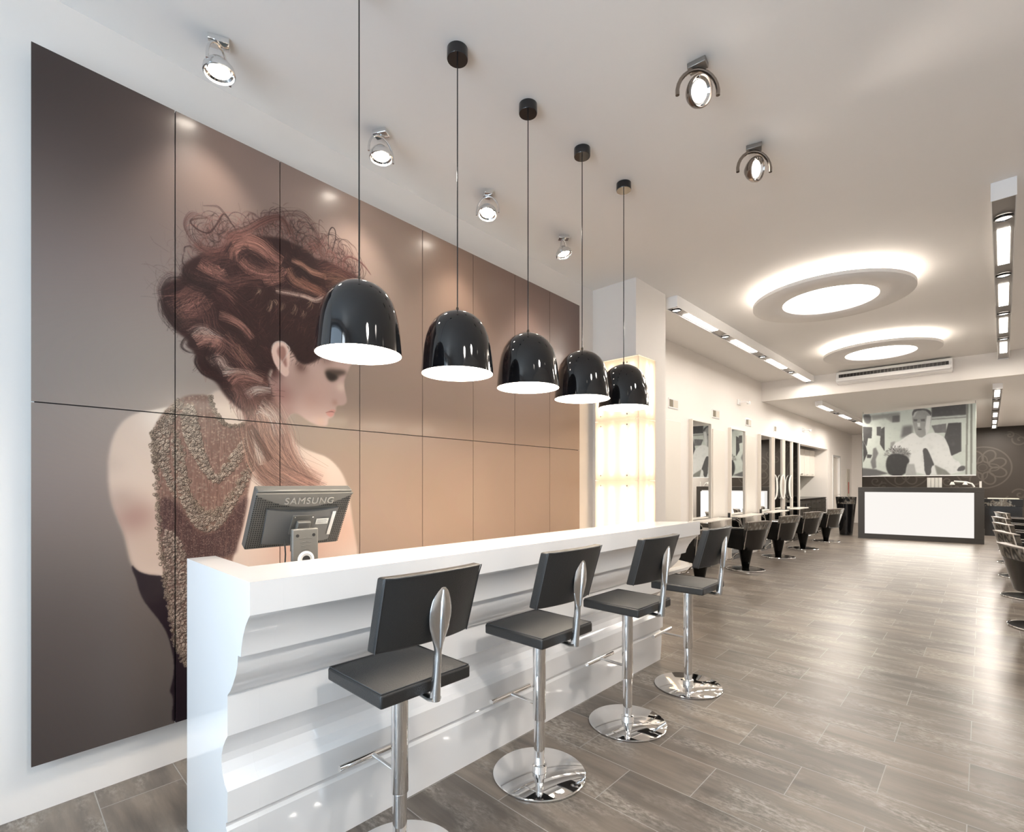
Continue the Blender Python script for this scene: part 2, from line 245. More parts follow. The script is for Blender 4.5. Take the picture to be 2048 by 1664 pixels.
LOCKS=[
 ([(0.638,2.446),(0.555,2.446),(0.493,2.434),(0.458,2.365),(0.472,2.298),(0.502,2.234),(0.534,2.199)],26,0.0174,(56, 38, 36),0.50),
 ([(0.462,2.268),(0.508,2.213),(0.562,2.173),(0.593,2.175)],20,0.0145,(56, 38, 36),0.50),
 ([(0.517,2.257),(0.586,2.321),(0.647,2.389)],60,0.0406,(172, 122, 108),0.50),
 ([(0.517,2.332),(0.582,2.388),(0.649,2.434)],50,0.0290,(112, 75, 68),0.50),
 ([(0.521,2.208),(0.582,2.248),(0.649,2.265)],50,0.0348,(112, 75, 68),0.50),
 ([(0.475,2.320),(0.495,2.252),(0.549,2.190)],40,0.0261,(56, 38, 36),0.50),
 ([(0.627,2.362),(0.654,2.292),(0.673,2.219),(0.720,2.150)],40,0.0290,(112, 75, 68),0.50),
 ([(0.620,2.548),(0.668,2.528),(0.720,2.521),(0.749,2.538)],60,0.0232,(172, 122, 108),0.50),
 ([(0.624,2.568),(0.684,2.601),(0.754,2.638)],50,0.0261,(112, 75, 68),0.50),
 ([(0.560,2.483),(0.582,2.452),(0.627,2.440),(0.696,2.447)],40,0.0203,(56, 38, 36),0.50),
 ([(0.564,2.522),(0.555,2.481),(0.593,2.442)],20,0.0116,(56, 38, 36),0.50),
 ([(0.776,2.705),(0.844,2.749),(0.920,2.746),(0.981,2.711),(1.040,2.688)],90,0.0261,(172, 122, 108),0.50),
 ([(0.784,2.616),(0.791,2.670),(0.844,2.713),(0.920,2.716),(0.964,2.691)],60,0.0174,(172, 122, 108),0.50),
 ([(0.819,2.628),(0.862,2.601),(0.939,2.598),(1.020,2.627),(1.051,2.663)],70,0.0174,(172, 122, 108),0.50),
 ([(0.844,2.664),(0.910,2.636),(1.006,2.639)],50,0.0174,(112, 75, 68),0.50),
 ([(0.819,2.688),(0.870,2.665),(0.950,2.636)],40,0.0232,(56, 38, 36),0.50),
 ([(0.720,2.494),(0.769,2.496),(0.844,2.533),(0.923,2.562)],50,0.0203,(112, 75, 68),0.50),
 ([(0.939,2.545),(1.000,2.572),(1.051,2.608)],30,0.0116,(172, 122, 108),0.50),
 ([(0.701,2.444),(0.754,2.425),(0.796,2.391)],30,0.0145,(172, 122, 108),0.50),
 ([(0.673,2.401),(0.744,2.395),(0.844,2.313)],60,0.0464,(70, 42, 40),0.50),
 ([(0.713,2.305),(0.771,2.298),(0.826,2.273),(0.881,2.217)],36,0.0116,(172, 122, 108),0.50),
 ([(0.923,2.512),(0.914,2.487),(0.894,2.459)],14,0.0116,(190, 160, 135),0.50),
 ([(0.983,2.456),(0.979,2.422),(0.964,2.385)],14,0.0116,(190, 160, 135),0.50),
 ([(1.051,2.463),(1.045,2.435),(1.028,2.405)],14,0.0116,(190, 160, 135),0.50),
 ([(1.000,2.466),(1.011,2.452),(1.011,2.435)],14,0.0116,(190, 160, 135),0.50),
 ([(1.121,2.470),(1.118,2.440),(1.104,2.407)],14,0.0116,(190, 160, 135),0.50),
 ([(1.170,2.447),(1.167,2.429),(1.151,2.407)],14,0.0116,(190, 160, 135),0.50),
 ([(1.219,2.527),(1.210,2.494),(1.188,2.458)],14,0.0116,(190, 160, 135),0.50),
 ([(1.098,2.728),(1.151,2.716),(1.219,2.696),(1.312,2.698)],50,0.0116,(175, 128, 108),0.50),
 ([(1.080,2.672),(1.109,2.617),(1.176,2.596),(1.283,2.582)],60,0.0174,(165, 118, 98),0.50),
 ([(1.151,2.627),(1.229,2.605),(1.309,2.583)],40,0.0145,(150, 100, 84),0.50),
 ([(1.006,2.519),(1.089,2.526),(1.176,2.533),(1.248,2.529),(1.309,2.571)],34,0.0087,(224, 188, 172),0.50),
 ([(1.276,2.712),(1.359,2.754),(1.444,2.749),(1.552,2.718)],50,0.0348,(112, 75, 68),0.50),
 ([(1.302,2.674),(1.410,2.691),(1.534,2.647)],50,0.0348,(150, 112, 92),0.50),
 ([(1.107,2.643),(1.151,2.687),(1.213,2.646),(1.276,2.635)],30,0.0145,(56, 38, 36),0.50),
 ([(1.006,2.946),(1.089,2.991),(1.176,3.009),(1.241,2.944),(1.267,2.880),(1.276,2.819)],26,0.0174,(112, 75, 68),0.50),
 ([(1.045,2.933),(1.089,2.906),(1.109,2.846),(1.121,2.795)],24,0.0174,(112, 75, 68),0.50),
 ([(1.276,2.804),(1.267,2.908),(1.267,3.009),(1.276,3.028),(1.293,3.019)],5,0.0043,(112, 75, 68),0.50),
 ([(1.349,2.850),(1.376,2.951),(1.372,3.006),(1.349,3.013),(1.329,2.974),(1.325,2.907),(1.335,2.870)],12,0.0035,(56, 38, 36),0.70),
 ([(1.376,2.935),(1.434,2.963),(1.501,2.949),(1.538,2.909)],6,0.0087,(112, 75, 68),0.50),
 ([(1.434,2.778),(1.434,2.832),(1.469,2.870),(1.538,2.867),(1.589,2.841),(1.631,2.805)],18,0.0058,(95, 58, 54),0.70),
 ([(0.638,2.800),(0.586,2.792),(0.558,2.739),(0.562,2.693),(0.600,2.644),(0.652,2.626)],16,0.0072,(80, 55, 52),0.60),
 ([(0.659,2.798),(0.593,2.761),(0.584,2.737),(0.620,2.715),(0.666,2.720),(0.703,2.779),(0.737,2.845),(0.771,2.811),(0.796,2.788)],12,0.0043,(80, 50, 46),0.70),
 ([(0.638,2.800),(0.696,2.781)],4,0.0043,(112, 75, 68),0.50),
 ([(0.692,2.727),(0.720,2.738),(0.761,2.785)],5,0.0029,(56, 38, 36),0.50),
 ([(0.638,2.851),(0.703,2.876),(0.737,2.856),(0.769,2.818),(0.788,2.785)],9,0.0072,(100, 75, 70),0.50),
 ([(0.816,2.872),(0.857,2.905),(0.902,2.898),(0.939,2.877),(0.992,2.835)],10,0.0058,(100, 70, 66),0.50),
 ([(0.771,2.738),(0.862,2.811),(0.931,2.879),(1.000,2.932),(1.051,2.938),(1.092,2.872)],40,0.0116,(112, 75, 68),0.50),
 ([(0.920,2.925),(0.981,2.953),(1.051,2.955)],8,0.0058,(100, 70, 66),0.50),
 ([(0.720,2.640),(0.771,2.738),(0.819,2.769)],30,0.0174,(112, 75, 68),0.50),
 ([(0.600,2.644),(0.627,2.625),(0.673,2.623),(0.732,2.657)],30,0.0145,(112, 75, 68),0.50),
 ([(0.551,2.581),(0.555,2.607),(0.582,2.622),(0.609,2.614)],8,0.0058,(56, 38, 36),0.50),
 ([(0.551,2.581),(0.547,2.529),(0.564,2.510)],8,0.0058,(56, 38, 36),0.50),
 ([(1.151,2.805),(1.213,2.827),(1.276,2.880),(1.309,2.954)],24,0.0145,(112, 75, 68),0.50),
 ([(1.309,2.799),(1.325,2.852),(1.369,2.845),(1.383,2.777)],24,0.0116,(112, 75, 68),0.50),
 ([(1.182,2.876),(1.244,2.869),(1.293,2.794)],30,0.0290,(112, 75, 68),0.50),
 ([(0.591,2.159),(0.636,2.200),(0.677,2.183),(0.720,2.161)],60,0.0203,(224, 188, 172),0.45),
 ([(0.606,2.134),(0.652,2.154),(0.713,2.157),(0.682,2.100)],50,0.0203,(172, 122, 108),0.50),
 ([(0.593,2.175),(0.555,2.139),(0.544,2.101),(0.571,2.081),(0.611,2.081)],16,0.0072,(56, 38, 36),0.50),
 ([(0.606,2.070),(0.602,2.031),(0.631,1.985),(0.677,1.964),(0.725,1.955)],18,0.0087,(56, 38, 36),0.50),
 ([(0.666,2.042),(0.713,2.072),(0.739,2.037),(0.774,2.019)],50,0.0174,(224, 188, 172),0.40),
 ([(0.727,2.006),(0.791,2.022),(0.862,2.023),(0.934,1.993)],44,0.0116,(224, 188, 172),0.50),
 ([(0.769,1.951),(0.809,1.992),(0.883,1.996),(0.964,1.978)],60,0.0232,(172, 122, 108),0.50),
 ([(0.839,1.896),(0.902,1.938),(0.978,1.943)],44,0.0145,(225, 195, 180),0.50),
 ([(0.793,1.936),(0.814,1.898),(0.804,1.837)],30,0.0232,(150, 110, 100),0.50),
 ([(0.720,2.177),(0.781,2.136),(0.844,2.080),(0.883,2.046)],60,0.0348,(135, 95, 85),0.50),
 ([(0.696,2.145),(0.673,2.062),(0.720,2.005)],30,0.0232,(56, 38, 36),0.50),
 ([(0.793,2.166),(0.819,2.103),(0.865,2.057)],20,0.0174,(150, 112, 92),0.50),
 ([(0.902,1.826),(0.926,1.753),(0.942,1.679),(1.000,1.580),(1.104,1.488),(1.260,1.402)],120,0.0493,(165, 128, 112),0.50),
 ([(0.855,1.747),(0.878,1.625),(0.926,1.501),(1.034,1.403)],100,0.0406,(150, 115, 100),0.50),
 ([(0.992,1.865),(1.063,1.714),(1.104,1.585),(1.213,1.435)],60,0.0290,(175, 135, 120),0.50),
 ([(0.883,1.714),(0.910,1.604),(0.929,1.521)],40,0.0145,(220, 195, 180),0.50),
 ([(0.918,1.856),(0.939,1.845),(0.992,1.794),(1.022,1.696)],50,0.0290,(224, 188, 172),0.40),
 ([(0.870,1.740),(0.910,1.660),(0.978,1.551)],40,0.0174,(100, 72, 62),0.50),
 ([(1.034,1.509),(1.151,1.453),(1.309,1.392)],30,0.0261,(185, 140, 125),0.50),
 ([(0.793,1.950),(0.844,1.875),(0.870,1.768)],40,0.0261,(112, 75, 68),0.50),
]
BACK=[(0.043,3.054,50,40,38),(0.226,2.478,134,120,116),(0.140,2.007,146,137,132),(0.454,1.948,190,178,168),(0.140,1.566,140,129,125),(0.059,0.704,78,69,66),(0.059,0.275,62,53,50),(0.414,0.493,108,99,94),(0.744,3.061,136,115,106),(0.336,3.176,68,56,52),(1.309,2.923,165,140,128),(1.785,2.684,176,156,142),(1.868,2.180,160,138,124),(1.705,1.305,166,140,122),(2.335,2.837,163,133,114),(2.335,1.288,172,144,123),(3.463,2.913,140,115,105),(3.463,1.496,180,150,128),(3.871,3.112,122,102,94),(1.342,1.626,160,140,122),(1.151,2.924,160,140,130)]  # printed backdrop tones, with some of the room's light mixed into the colours
BLOBS=[('back',0.351,1.257,0.075,(150, 112, 104),0.80),('back',0.414,1.579,0.174,(205, 190, 176),0.50),('back',0.298,1.341,0.052,(165, 145, 135),0.50),('back',0.414,1.097,0.145,(175, 150, 136),0.50),('back',1.276,1.530,0.116,(236, 214, 196),0.70),('back',1.444,1.120,0.116,(205, 165, 145),0.60),('back',0.454,1.740,0.075,(238, 228, 216),0.70),('back',1.213,1.438,0.075,(190, 140, 125),0.50),('back',0.769,1.798,0.070,(225, 208, 190),0.70),('back',0.271,1.503,0.041,(175, 158, 148),0.25),('back',1.151,1.051,0.174,(180, 130, 112),0.60),('face',1.034,1.928,0.070,(150, 104, 96),0.70),('face',1.151,2.033,0.064,(170, 138, 126),0.60),('face',1.276,1.960,0.075,(200, 165, 152),0.80),('face',1.213,1.921,0.046,(190, 150, 138),0.50),('face',1.151,2.107,0.029,(105, 75, 66),0.80),('face',1.410,2.025,0.026,(232, 205, 190),0.70),('face',1.309,2.196,0.041,(120, 92, 84),0.60),('face',1.276,1.791,0.029,(205, 165, 145),0.60),('face',1.077,1.817,0.035,(140, 100, 92),0.50),('face',0.992,2.050,0.041,(80, 50, 46),0.90),('face',1.369,1.922,0.017,(165, 118, 106),0.40)]
# ------------------------------------------------------------------ painted pictures (numpy, packed images on flat printed surfaces)
rng = np.random.default_rng(5)
def inpoly(X, Y, poly):
    r = np.zeros(X.shape, bool); n = len(poly)
    for i in range(n):
        x0, y0 = poly[i]; x1, y1 = poly[(i+1) % n]
        if y0 == y1: continue
        c = ((y0 > Y) != (y1 > Y)) & (X < (x1-x0)*(Y-y0)/(y1-y0)+x0); r ^= c
    return r
def blur(a, k):
    if k < 1: return a
    for _ in range(2):
        for ax in (0, 1):
            p = np.pad(a, [(k, k) if i == ax else (0, 0) for i in range(2)], mode='edge'); cs = np.cumsum(p, axis=ax, dtype=np.float64)
            cs = np.concatenate([np.zeros_like(np.take(cs, [0], ax)), cs], ax); n = a.shape[ax]
            a = (np.take(cs, range(2*k+1, 2*k+1+n), ax)-np.take(cs, range(0, n), ax))/(2*k+1)
    return a
def smooth_poly(pts, it=2):
    for _ in range(it):
        q = []
        for i in range(len(pts)):
            a = pts[i]; b = pts[(i+1) % len(pts)]; q += [(a[0]*.75+b[0]*.25, a[1]*.75+b[1]*.25), (a[0]*.25+b[0]*.75, a[1]*.25+b[1]*.75)]
        pts = q
    return pts
class Art:
    def __init__(s, W, H, ppm, org=(0, 0)):
        s.ppm = ppm; s.org = org; s.w = int(W*ppm); s.h = int(H*ppm); s.im = np.zeros((s.h, s.w, 3), np.float32)
    def px(s, p): return ((p[0]-s.org[0])*s.ppm, (p[1]-s.org[1])*s.ppm)
    def mask(s, pts, soft=1, sm=2):
        P = smooth_poly([s.px(p) for p in pts], sm) if sm else [s.px(p) for p in pts]
        xs = [p[0] for p in P]; ys = [p[1] for p in P]; pad = soft*3+2
        x0 = max(0, int(min(xs))-pad); x1 = min(s.w, int(max(xs))+pad); y0 = max(0, int(min(ys))-pad); y1 = min(s.h, int(max(ys))+pad)
        if x1 <= x0 or y1 <= y0: return None
        X, Y = np.meshgrid(np.arange(x0, x1)+.5, np.arange(y0, y1)+.5); m = blur(inpoly(X, Y, P).astype(np.float64), soft)
        return (x0, x1, y0, y1, m)
    def fill(s, pts, col, soft=1, a=1.0, sm=2, within=None):
        r = s.mask(pts, soft, sm)
        if r is None: return
        x0, x1, y0, y1, m = r; m = m*a
        if within is not None: m = m*within[y0:y1, x0:x1]
        s.im[y0:y1, x0:x1] = s.im[y0:y1, x0:x1]*(1-m[..., None])+np.array(col)*m[..., None]
    def blob(s, c, r, col, a, within=None, ry=None):
        cx_, cy_ = s.px(c); R = r*s.ppm; Ry = (ry or r)*s.ppm
        x0 = max(0, int(cx_-3*R)); x1 = min(s.w, int(cx_+3*R)); y0 = max(0, int(cy_-3*Ry)); y1 = min(s.h, int(cy_+3*Ry))
        if x1 <= x0 or y1 <= y0: return
        X, Y = np.meshgrid(np.arange(x0, x1), np.arange(y0, y1)); m = a*np.exp(-(((X-cx_)/R)**2+((Y-cy_)/Ry)**2)*.7)
        if within is not None: m = m*within[y0:y1, x0:x1]
        s.im[y0:y1, x0:x1] = s.im[y0:y1, x0:x1]*(1-m[..., None])+np.array(col)*m[..., None]
    def dots(s, X, Y, col, a):
        # col (n,3) or 3; splat with bilinear weights
        xf = np.floor(X-.5).astype(int); yf = np.floor(Y-.5).astype(int); fx = X-.5-xf; fy = Y-.5-yf; col = np.broadcast_to(np.array(col, np.float32), (len(X), 3)); a = np.broadcast_to(a, X.shape)
        for dx, dy, wgt in ((0, 0, (1-fx)*(1-fy)), (1, 0, fx*(1-fy)), (0, 1, (1-fx)*fy), (1, 1, fx*fy)):
            xi = xf+dx; yi = yf+dy; ok = (xi >= 0) & (xi < s.w) & (yi >= 0) & (yi < s.h); w_ = (wgt*a)[ok][:, None]
            s.im[yi[ok], xi[ok]] = s.im[yi[ok], xi[ok]]*(1-w_)+col[ok]*w_
    def strands(s, pts, n, spread, col, a, jit=28, width=1):
        P = np.array([s.px(p) for p in pts], float)
        if len(P) == 2: P = np.array([P[0], (P[0]+P[1])/2, P[1]])
        k = 14; seg = []
        Q = np.vstack([2*P[0]-P[1], P, 2*P[-1]-P[-2]])
        for i in range(1, len(Q)-2):
            t = np.linspace(0, 1, k, endpoint=False)[:, None]
            seg.append(.5*((2*Q[i])+(-Q[i-1]+Q[i+1])*t+(2*Q[i-1]-5*Q[i]+4*Q[i+1]-Q[i+2])*t**2+(-Q[i-1]+3*Q[i]-3*Q[i+1]+Q[i+2])*t**3))
        S = np.vstack(seg+[P[-1:]]); T = np.gradient(S, axis=0); ln = np.hypot(T[:, 0], T[:, 1])[:, None]+1e-6; Nn = np.stack([-T[:, 1], T[:, 0]], 1)/ln
        tot = ln.sum(); m = max(8, int(tot/0.6)); u = np.linspace(0, len(S)-1, m)
        SX = np.interp(u, np.arange(len(S)), S[:, 0]); SY = np.interp(u, np.arange(len(S)), S[:, 1]); NX = np.interp(u, np.arange(len(S)), Nn[:, 0]); NY = np.interp(u, np.arange(len(S)), Nn[:, 1])
        sp = spread*s.ppm; tt = np.linspace(0, 1, m)
        for _ in range(n):
            o = rng.normal()*sp*.55; tw = rng.normal()*sp*.35; ph = rng.uniform(0, 6.28); f = rng.uniform(.5, 1.6)
            t0 = rng.uniform(-.25, .35); t1 = rng.uniform(.65, 1.25); sel = (tt >= t0) & (tt <= t1)
            off = o+tw*np.sin(ph+f*6.28*tt*.5)+rng.normal()*.35*sp*(tt-.5); c = np.clip(np.array(col)*(1+rng.normal()*jit/110.)*(.52 if rng.random() < .28 else 1), 8, 250)
            fade = np.clip((tt-t0)/.12, 0, 1)*np.clip((t1-tt)/.12, 0, 1)
            al = a*rng.uniform(.4, 1.2)*fade
            for wd in range(width): s.dots((SX+NX*(off+wd))[sel], (SY+NY*(off+wd))[sel], c, np.clip(al, 0, 1)[sel])
    def ring(s, x, y, r, col, a=.9, flat=1.0, ang=0.0, th=1):
        k = max(10, int(r*9)); t = np.linspace(0, 2*PI, k)
        for q in range(th):
            ex = (r+q*.7)*np.cos(t); ey = (r+q*.7)*flat*np.sin(t); s.dots(x+ex*math.cos(ang)-ey*math.sin(ang), y+ex*math.sin(ang)+ey*math.cos(ang), col, np.full(k, a))
    def image(s, name, toalb=None):
        im = np.clip(s.im/255.0, 0, 1)
        if toalb is not None: im = toalb(im)
        I = bpy.data.images.new(name, s.w, s.h); buf = np.ones((s.h, s.w, 4), np.float32); buf[..., :3] = im; I.pixels.foreach_set(buf.ravel()); I.update(); I.pack(); return I
def imgmat(name, img, rough=0.3, coat=0.0, emit=0.0, spec=0.5, interp='Linear', ext='EXTEND', dif=1.0):
    m = bpy.data.materials.new(name); m.use_nodes = True; nt = m.node_tree; b = nt.nodes['Principled BSDF']; t = nt.nodes.new('ShaderNodeTexImage'); t.image = img; t.extension = ext
    uv = nt.nodes.new('ShaderNodeUVMap'); uv.uv_map = 'UVMap'; nt.links.new(uv.outputs[0], t.inputs[0]); nt.links.new(t.outputs[0], b.inputs['Base Color']); b.inputs['Roughness'].default_value = rough; b.inputs['Coat Weight'].default_value = coat
    b.inputs['Coat Roughness'].default_value = 0.12; b.inputs['Specular IOR Level'].default_value = spec
    if emit: nt.links.new(t.outputs[0], b.inputs['Emission Color']); b.inputs['Emission Strength'].default_value = emit
    return m
def setuv(o, f):
    me = o.data; uv = me.uv_layers.new(name='UVMap')
    for l in me.loops: uv.data[l.index].uv = f(me.vertices[l.vertex_index].co)
def srgb2lin(c): return np.where(c <= .04045, c/12.92, ((c+.055)/1.055)**2.4)
def lin2srgb(c): return np.where(c <= .0031308, c*12.92, 1.055*np.clip(c, 0, None)**(1/2.4)-.055)

# ---- the mural: a model seen from behind with red-brown swept-up hair and a chain top
ML = 4.122; MB_, MT_ = 0.228, 3.271; PPM = 460
A_ = Art(ML, MT_-MB_, PPM, (0, MB_))
gx, gy = np.meshgrid(np.linspace(0, ML, 90), np.linspace(MB_, MT_, 70)); num = np.zeros(gx.shape+(3,)); den = np.zeros(gx.shape)
for x, y, r_, g_, b_ in BACK:
    wt = 1/(((gx-x)**2+(gy-y)**2)+.05)**1.6; num += wt[..., None]*np.array([r_, g_, b_]); den += wt
small = num/den[..., None]
for c in range(3): small[..., c] = blur(small[..., c], 5)
yy = np.linspace(0, 69, A_.h); xx = np.linspace(0, 89, A_.w); yi = np.clip(yy.astype(int), 0, 68); xi = np.clip(xx.astype(int), 0, 88); fy = (yy-yi)[:, None, None]; fx = (xx-xi)[None, :, None]
A_.im[:] = (small[yi][:, xi]*(1-fx)+small[yi][:, xi+1]*fx)*(1-fy)+(small[yi+1][:, xi]*(1-fx)+small[yi+1][:, xi+1]*fx)*fy
def full(name, soft=1):
    m = np.zeros((A_.h, A_.w)); r = A_.mask(POLY[name], soft)
    x0, x1, y0, y1, q = r; m[y0:y1, x0:x1] = q; return m
mk = {k: full(k, 1) for k in ('back', 'face')}
# loose fly-away hairs behind the head
def flyaways(c, rx, ry, n, a0, a1, ln, col=(92, 68, 64), al=.35):
    for _ in range(n):
        t = rng.uniform(a0, a1); x = c[0]+rx*math.cos(t); y = c[1]+ry*math.sin(t); d = t+rng.normal()*.7; pts = [(x, y)]
        cv = rng.normal()*1.2
        for k in range(5): d += cv*.35+rng.normal()*.15; x += ln/5*math.cos(d); y += ln/5*math.sin(d); pts.append((x, y))
        A_.strands(pts, 1, .003, col, al)
hc = POLY['hair']; hx = sum(p[0] for p in hc)/len(hc); hy = sum(p[1] for p in hc)/len(hc)
flyaways((hx, hy), .30, .34, 260, .3, 4.0, .16)
flyaways((hx-.05, hy+.05), .36, .40, 120, .5, 3.4, .14, al=.22)
A_.fill(POLY['back'], (206, 186, 172), 3)
A_.fill(POLY['face'], (198, 168, 156), 2)
for k, x, y, r, c, a in BLOBS: A_.blob((x, y), r, c, a, within=mk[k])

A_.fill(POLY['eye'], (66, 54, 46), 5, .85, sm=1); A_.fill([POLY['eye'][k] for k in (0, 4, 5, 6, 7)], (36, 30, 26), 3, .6, sm=1); A_.fill(POLY['lips'], (205, 145, 135), 1, .9, sm=1); lp = POLY['lips']; A_.strands([lp[0], ((lp[0][0]+lp[3][0])/2, (lp[0][1]+lp[3][1])/2-.002), lp[4]], 5, .003, (140, 80, 76), .5)
A_.fill(POLY['pants'], (36, 26, 32), 1)
# chain top
A_.fill(POLY['top'], (112, 84, 74), 2, .93)
tm = full('top', 1)
X0 = [p[0] for p in POLY['top']]; Y0 = [p[1] for p in POLY['top']]
def scatter(poly, n):
    P = smooth_poly([A_.px(p) for p in poly]); xs = [p[0] for p in P]; ys = [p[1] for p in P]
    x = rng.uniform(min(xs), max(xs), n*3); y = rng.uniform(min(ys), max(ys), n*3); ok = inpoly(x, y, P); return x[ok][:n], y[ok][:n]
x, y = scatter(POLY['top'], 900)
for i in range(len(x)):   # fine hanging threads
    l = rng.uniform(14, 60); k = int(l); c = (168, 134, 120) if rng.random() < .6 else (72, 50, 46)
    A_.dots(np.full(k, x[i])+rng.normal()*.1+np.linspace(0, rng.normal()*1.5, k), y[i]-np.arange(k), c, .42*tm[np.clip((y[i]-np.arange(k)).astype(int), 0, A_.h-1), int(x[i])])
x, y = scatter(POLY['top'], 2600)
for i in range(len(x)): A_.ring(x[i], y[i], rng.uniform(1.0, 2.0), np.array((196, 174, 156))*rng.uniform(.55, 1.1), .5, .7, rng.uniform(0, 3))
A_.fill(POLY['dark'], (58, 38, 38), 4, .8); A_.fill(POLY['drape'], (88, 66, 60), 3, .7)
x, y = scatter(POLY['dark'], 1300)
A_.dots(x, y, (205, 188, 172), np.full(len(x), .7)); x, y = scatter(POLY['dark'], 160)
for i in range(len(x)):
    k = rng.integers(12, 44); A_.dots(np.full(k, x[i]), y[i]+np.arange(k), (130, 98, 88), np.full(k, .45)*(np.arange(k) % 3 > 0))
def chain(poly, n, r0, r1, base, col=(222, 206, 188)):
    A_.fill(poly, base, 2, .75); x, y = scatter(poly, n)
    for i in range(len(x)):
        r = rng.uniform(r0, r1); an = rng.uniform(0, 3); A_.ring(x[i]+.8, y[i]-1.2, r, (48, 36, 30), .75, .7, an, 2); A_.ring(x[i], y[i], r, np.clip(np.array(col)*rng.uniform(.7, 1.18), 0, 255), .95, .7, an)
chain(POLY['v3'], 360, 1.8, 3.2, (128, 104, 90)); chain(POLY['v2'], 1000, 1.6, 2.8, (112, 88, 76)); chain(POLY['v1'], 900, 1.7, 3.2, (104, 82, 68)); chain(POLY['drape'], 900, 1.2, 2.4, (100, 78, 70), (214, 194, 178))
def rim(pts, n, r0, r1, sp):
    P = np.array([A_.px(p) for p in pts]); u = rng.uniform(0, len(P)-1.001, n); i = u.astype(int); f = (u-i)[:, None]; q = P[i]*(1-f)+P[i+1]*f+rng.normal(size=(n, 2))*sp
    for a in q: A_.ring(a[0], a[1], rng.uniform(r0, r1), (56, 44, 36), .8, .8, rng.uniform(0, 3), 2); A_.ring(a[0]-.7, a[1]+.7, rng.uniform(r0, r1), np.array((205, 186, 166))*rng.uniform(.7, 1.1), .8, .8, rng.uniform(0, 3))
T_ = POLY['top']; rim(T_[3:10], 170, 1.5, 2.4, 2.2); rim(T_[20:34], 300, 1.6, 3.0, 2.5); rim([T_[31], T_[32], T_[33], T_[0]], 110, 1.8, 3.0, 3); rim(POLY['v2'][:8], 150, 2.0, 3.4, 3)
# hair
A_.fill(POLY['puff'], (104, 76, 70), 14, .42)
x, y = scatter(POLY['puff'], 420)
for i in range(len(x)):
    wx = x[i]/PPM; wy = y[i]/PPM+MB_; r = rng.uniform(.015, .07); a0 = rng.uniform(0, 6.28); sgn = rng.choice([1, -1]); sw = rng.uniform(1.5, 4.2)
    A_.strands([(wx+r*math.cos(a0+sgn*sw*k/6), wy+r*math.sin(a0+sgn*sw*k/6)*1.2) for k in range(7)], 2, .004, (118, 78, 70) if rng.random() < .5 else (62, 42, 40), .55)
A_.fill(POLY['hair'], (56, 36, 34), 3); A_.fill(POLY['braid'], (120, 86, 76), 5, .75)
gp = []; 
for pts, n, s_, c, a in LOCKS:
    for i in range(len(pts)-1):
        for f in (0, .33, .66): gp.append((pts[i][0]*(1-f)+pts[i+1][0]*f, pts[i][1]*(1-f)+pts[i+1][1]*f, pts[i+1][0]-pts[i][0], pts[i+1][1]-pts[i][1]))
gp = np.array(gp)
for poly, cnt in (('hair', 2600), ('braid', 700)):
    x, y = scatter(POLY[poly], cnt)
    for i in range(len(x)):
        wx = x[i]/PPM; wy = y[i]/PPM+MB_; d = np.argmin((gp[:, 0]-wx)**2+(gp[:, 1]-wy)**2); an = math.atan2(gp[d, 3], gp[d, 2])+rng.normal()*.22; l = rng.uniform(.03, .09); cv = rng.normal()*.5
        pts = [(wx, wy)]
        for k in range(3): an += cv*.3; pts.append((pts[-1][0]+l/3*math.cos(an), pts[-1][1]+l/3*math.sin(an)))
        dark = (wx > 1.00 and 2.02 < wy < 2.33) if poly == 'hair' else False
        c = (44, 31, 29) if dark or rng.random() < .45 else ((112, 70, 64) if poly == 'hair' else (165, 128, 114))
        A_.strands(pts, 1, .002, c, .45, jit=14)
for pts, n, s_, c, a in LOCKS: A_.strands(pts, int(n*(2.2 if n > 26 else 1.0)), s_*(1.45 if n > 26 else 1), c, a*.8)
flyaways((hx, hy), .24, .28, 150, .2, 4.2, .12, (70, 46, 44), .4)
for _ in range(230):   # loose curls standing off the crown
    t = rng.uniform(.35, 2.7); x = hx+.30*math.cos(t)*rng.uniform(.6, 1.15); y = hy+.30*math.sin(t)*rng.uniform(.75, 1.05); r = rng.uniform(.02, .075); a0 = rng.uniform(0, 6.28); sgn = rng.choice([1, -1]); sw = rng.uniform(1.5, 4)
    A_.strands([(x+r*math.cos(a0+sgn*sw*k/6), y+r*math.sin(a0+sgn*sw*k/6)*1.2) for k in range(7)], 1, .003, (96, 64, 58) if rng.random() < .5 else (70, 50, 48), .38)
A_.fill(POLY['ear'], (222, 190, 176), 1, sm=1); A_.fill(POLY['earin'], (142, 98, 88), 2, .8, sm=1); A_.strands(POLY['ear'][:6]+POLY['ear'][11:12], 14, .006, (238, 214, 202), .4)
def toalb(im): return lin2srgb(np.clip(srgb2lin(im)/MURAL_K, 0, .95))
MURAL_K = 1.3
mural_mat = imgmat('printed_mural_gloss', A_.image('mural_print', toalb), rough=0.30, coat=0.12, spec=0.35)

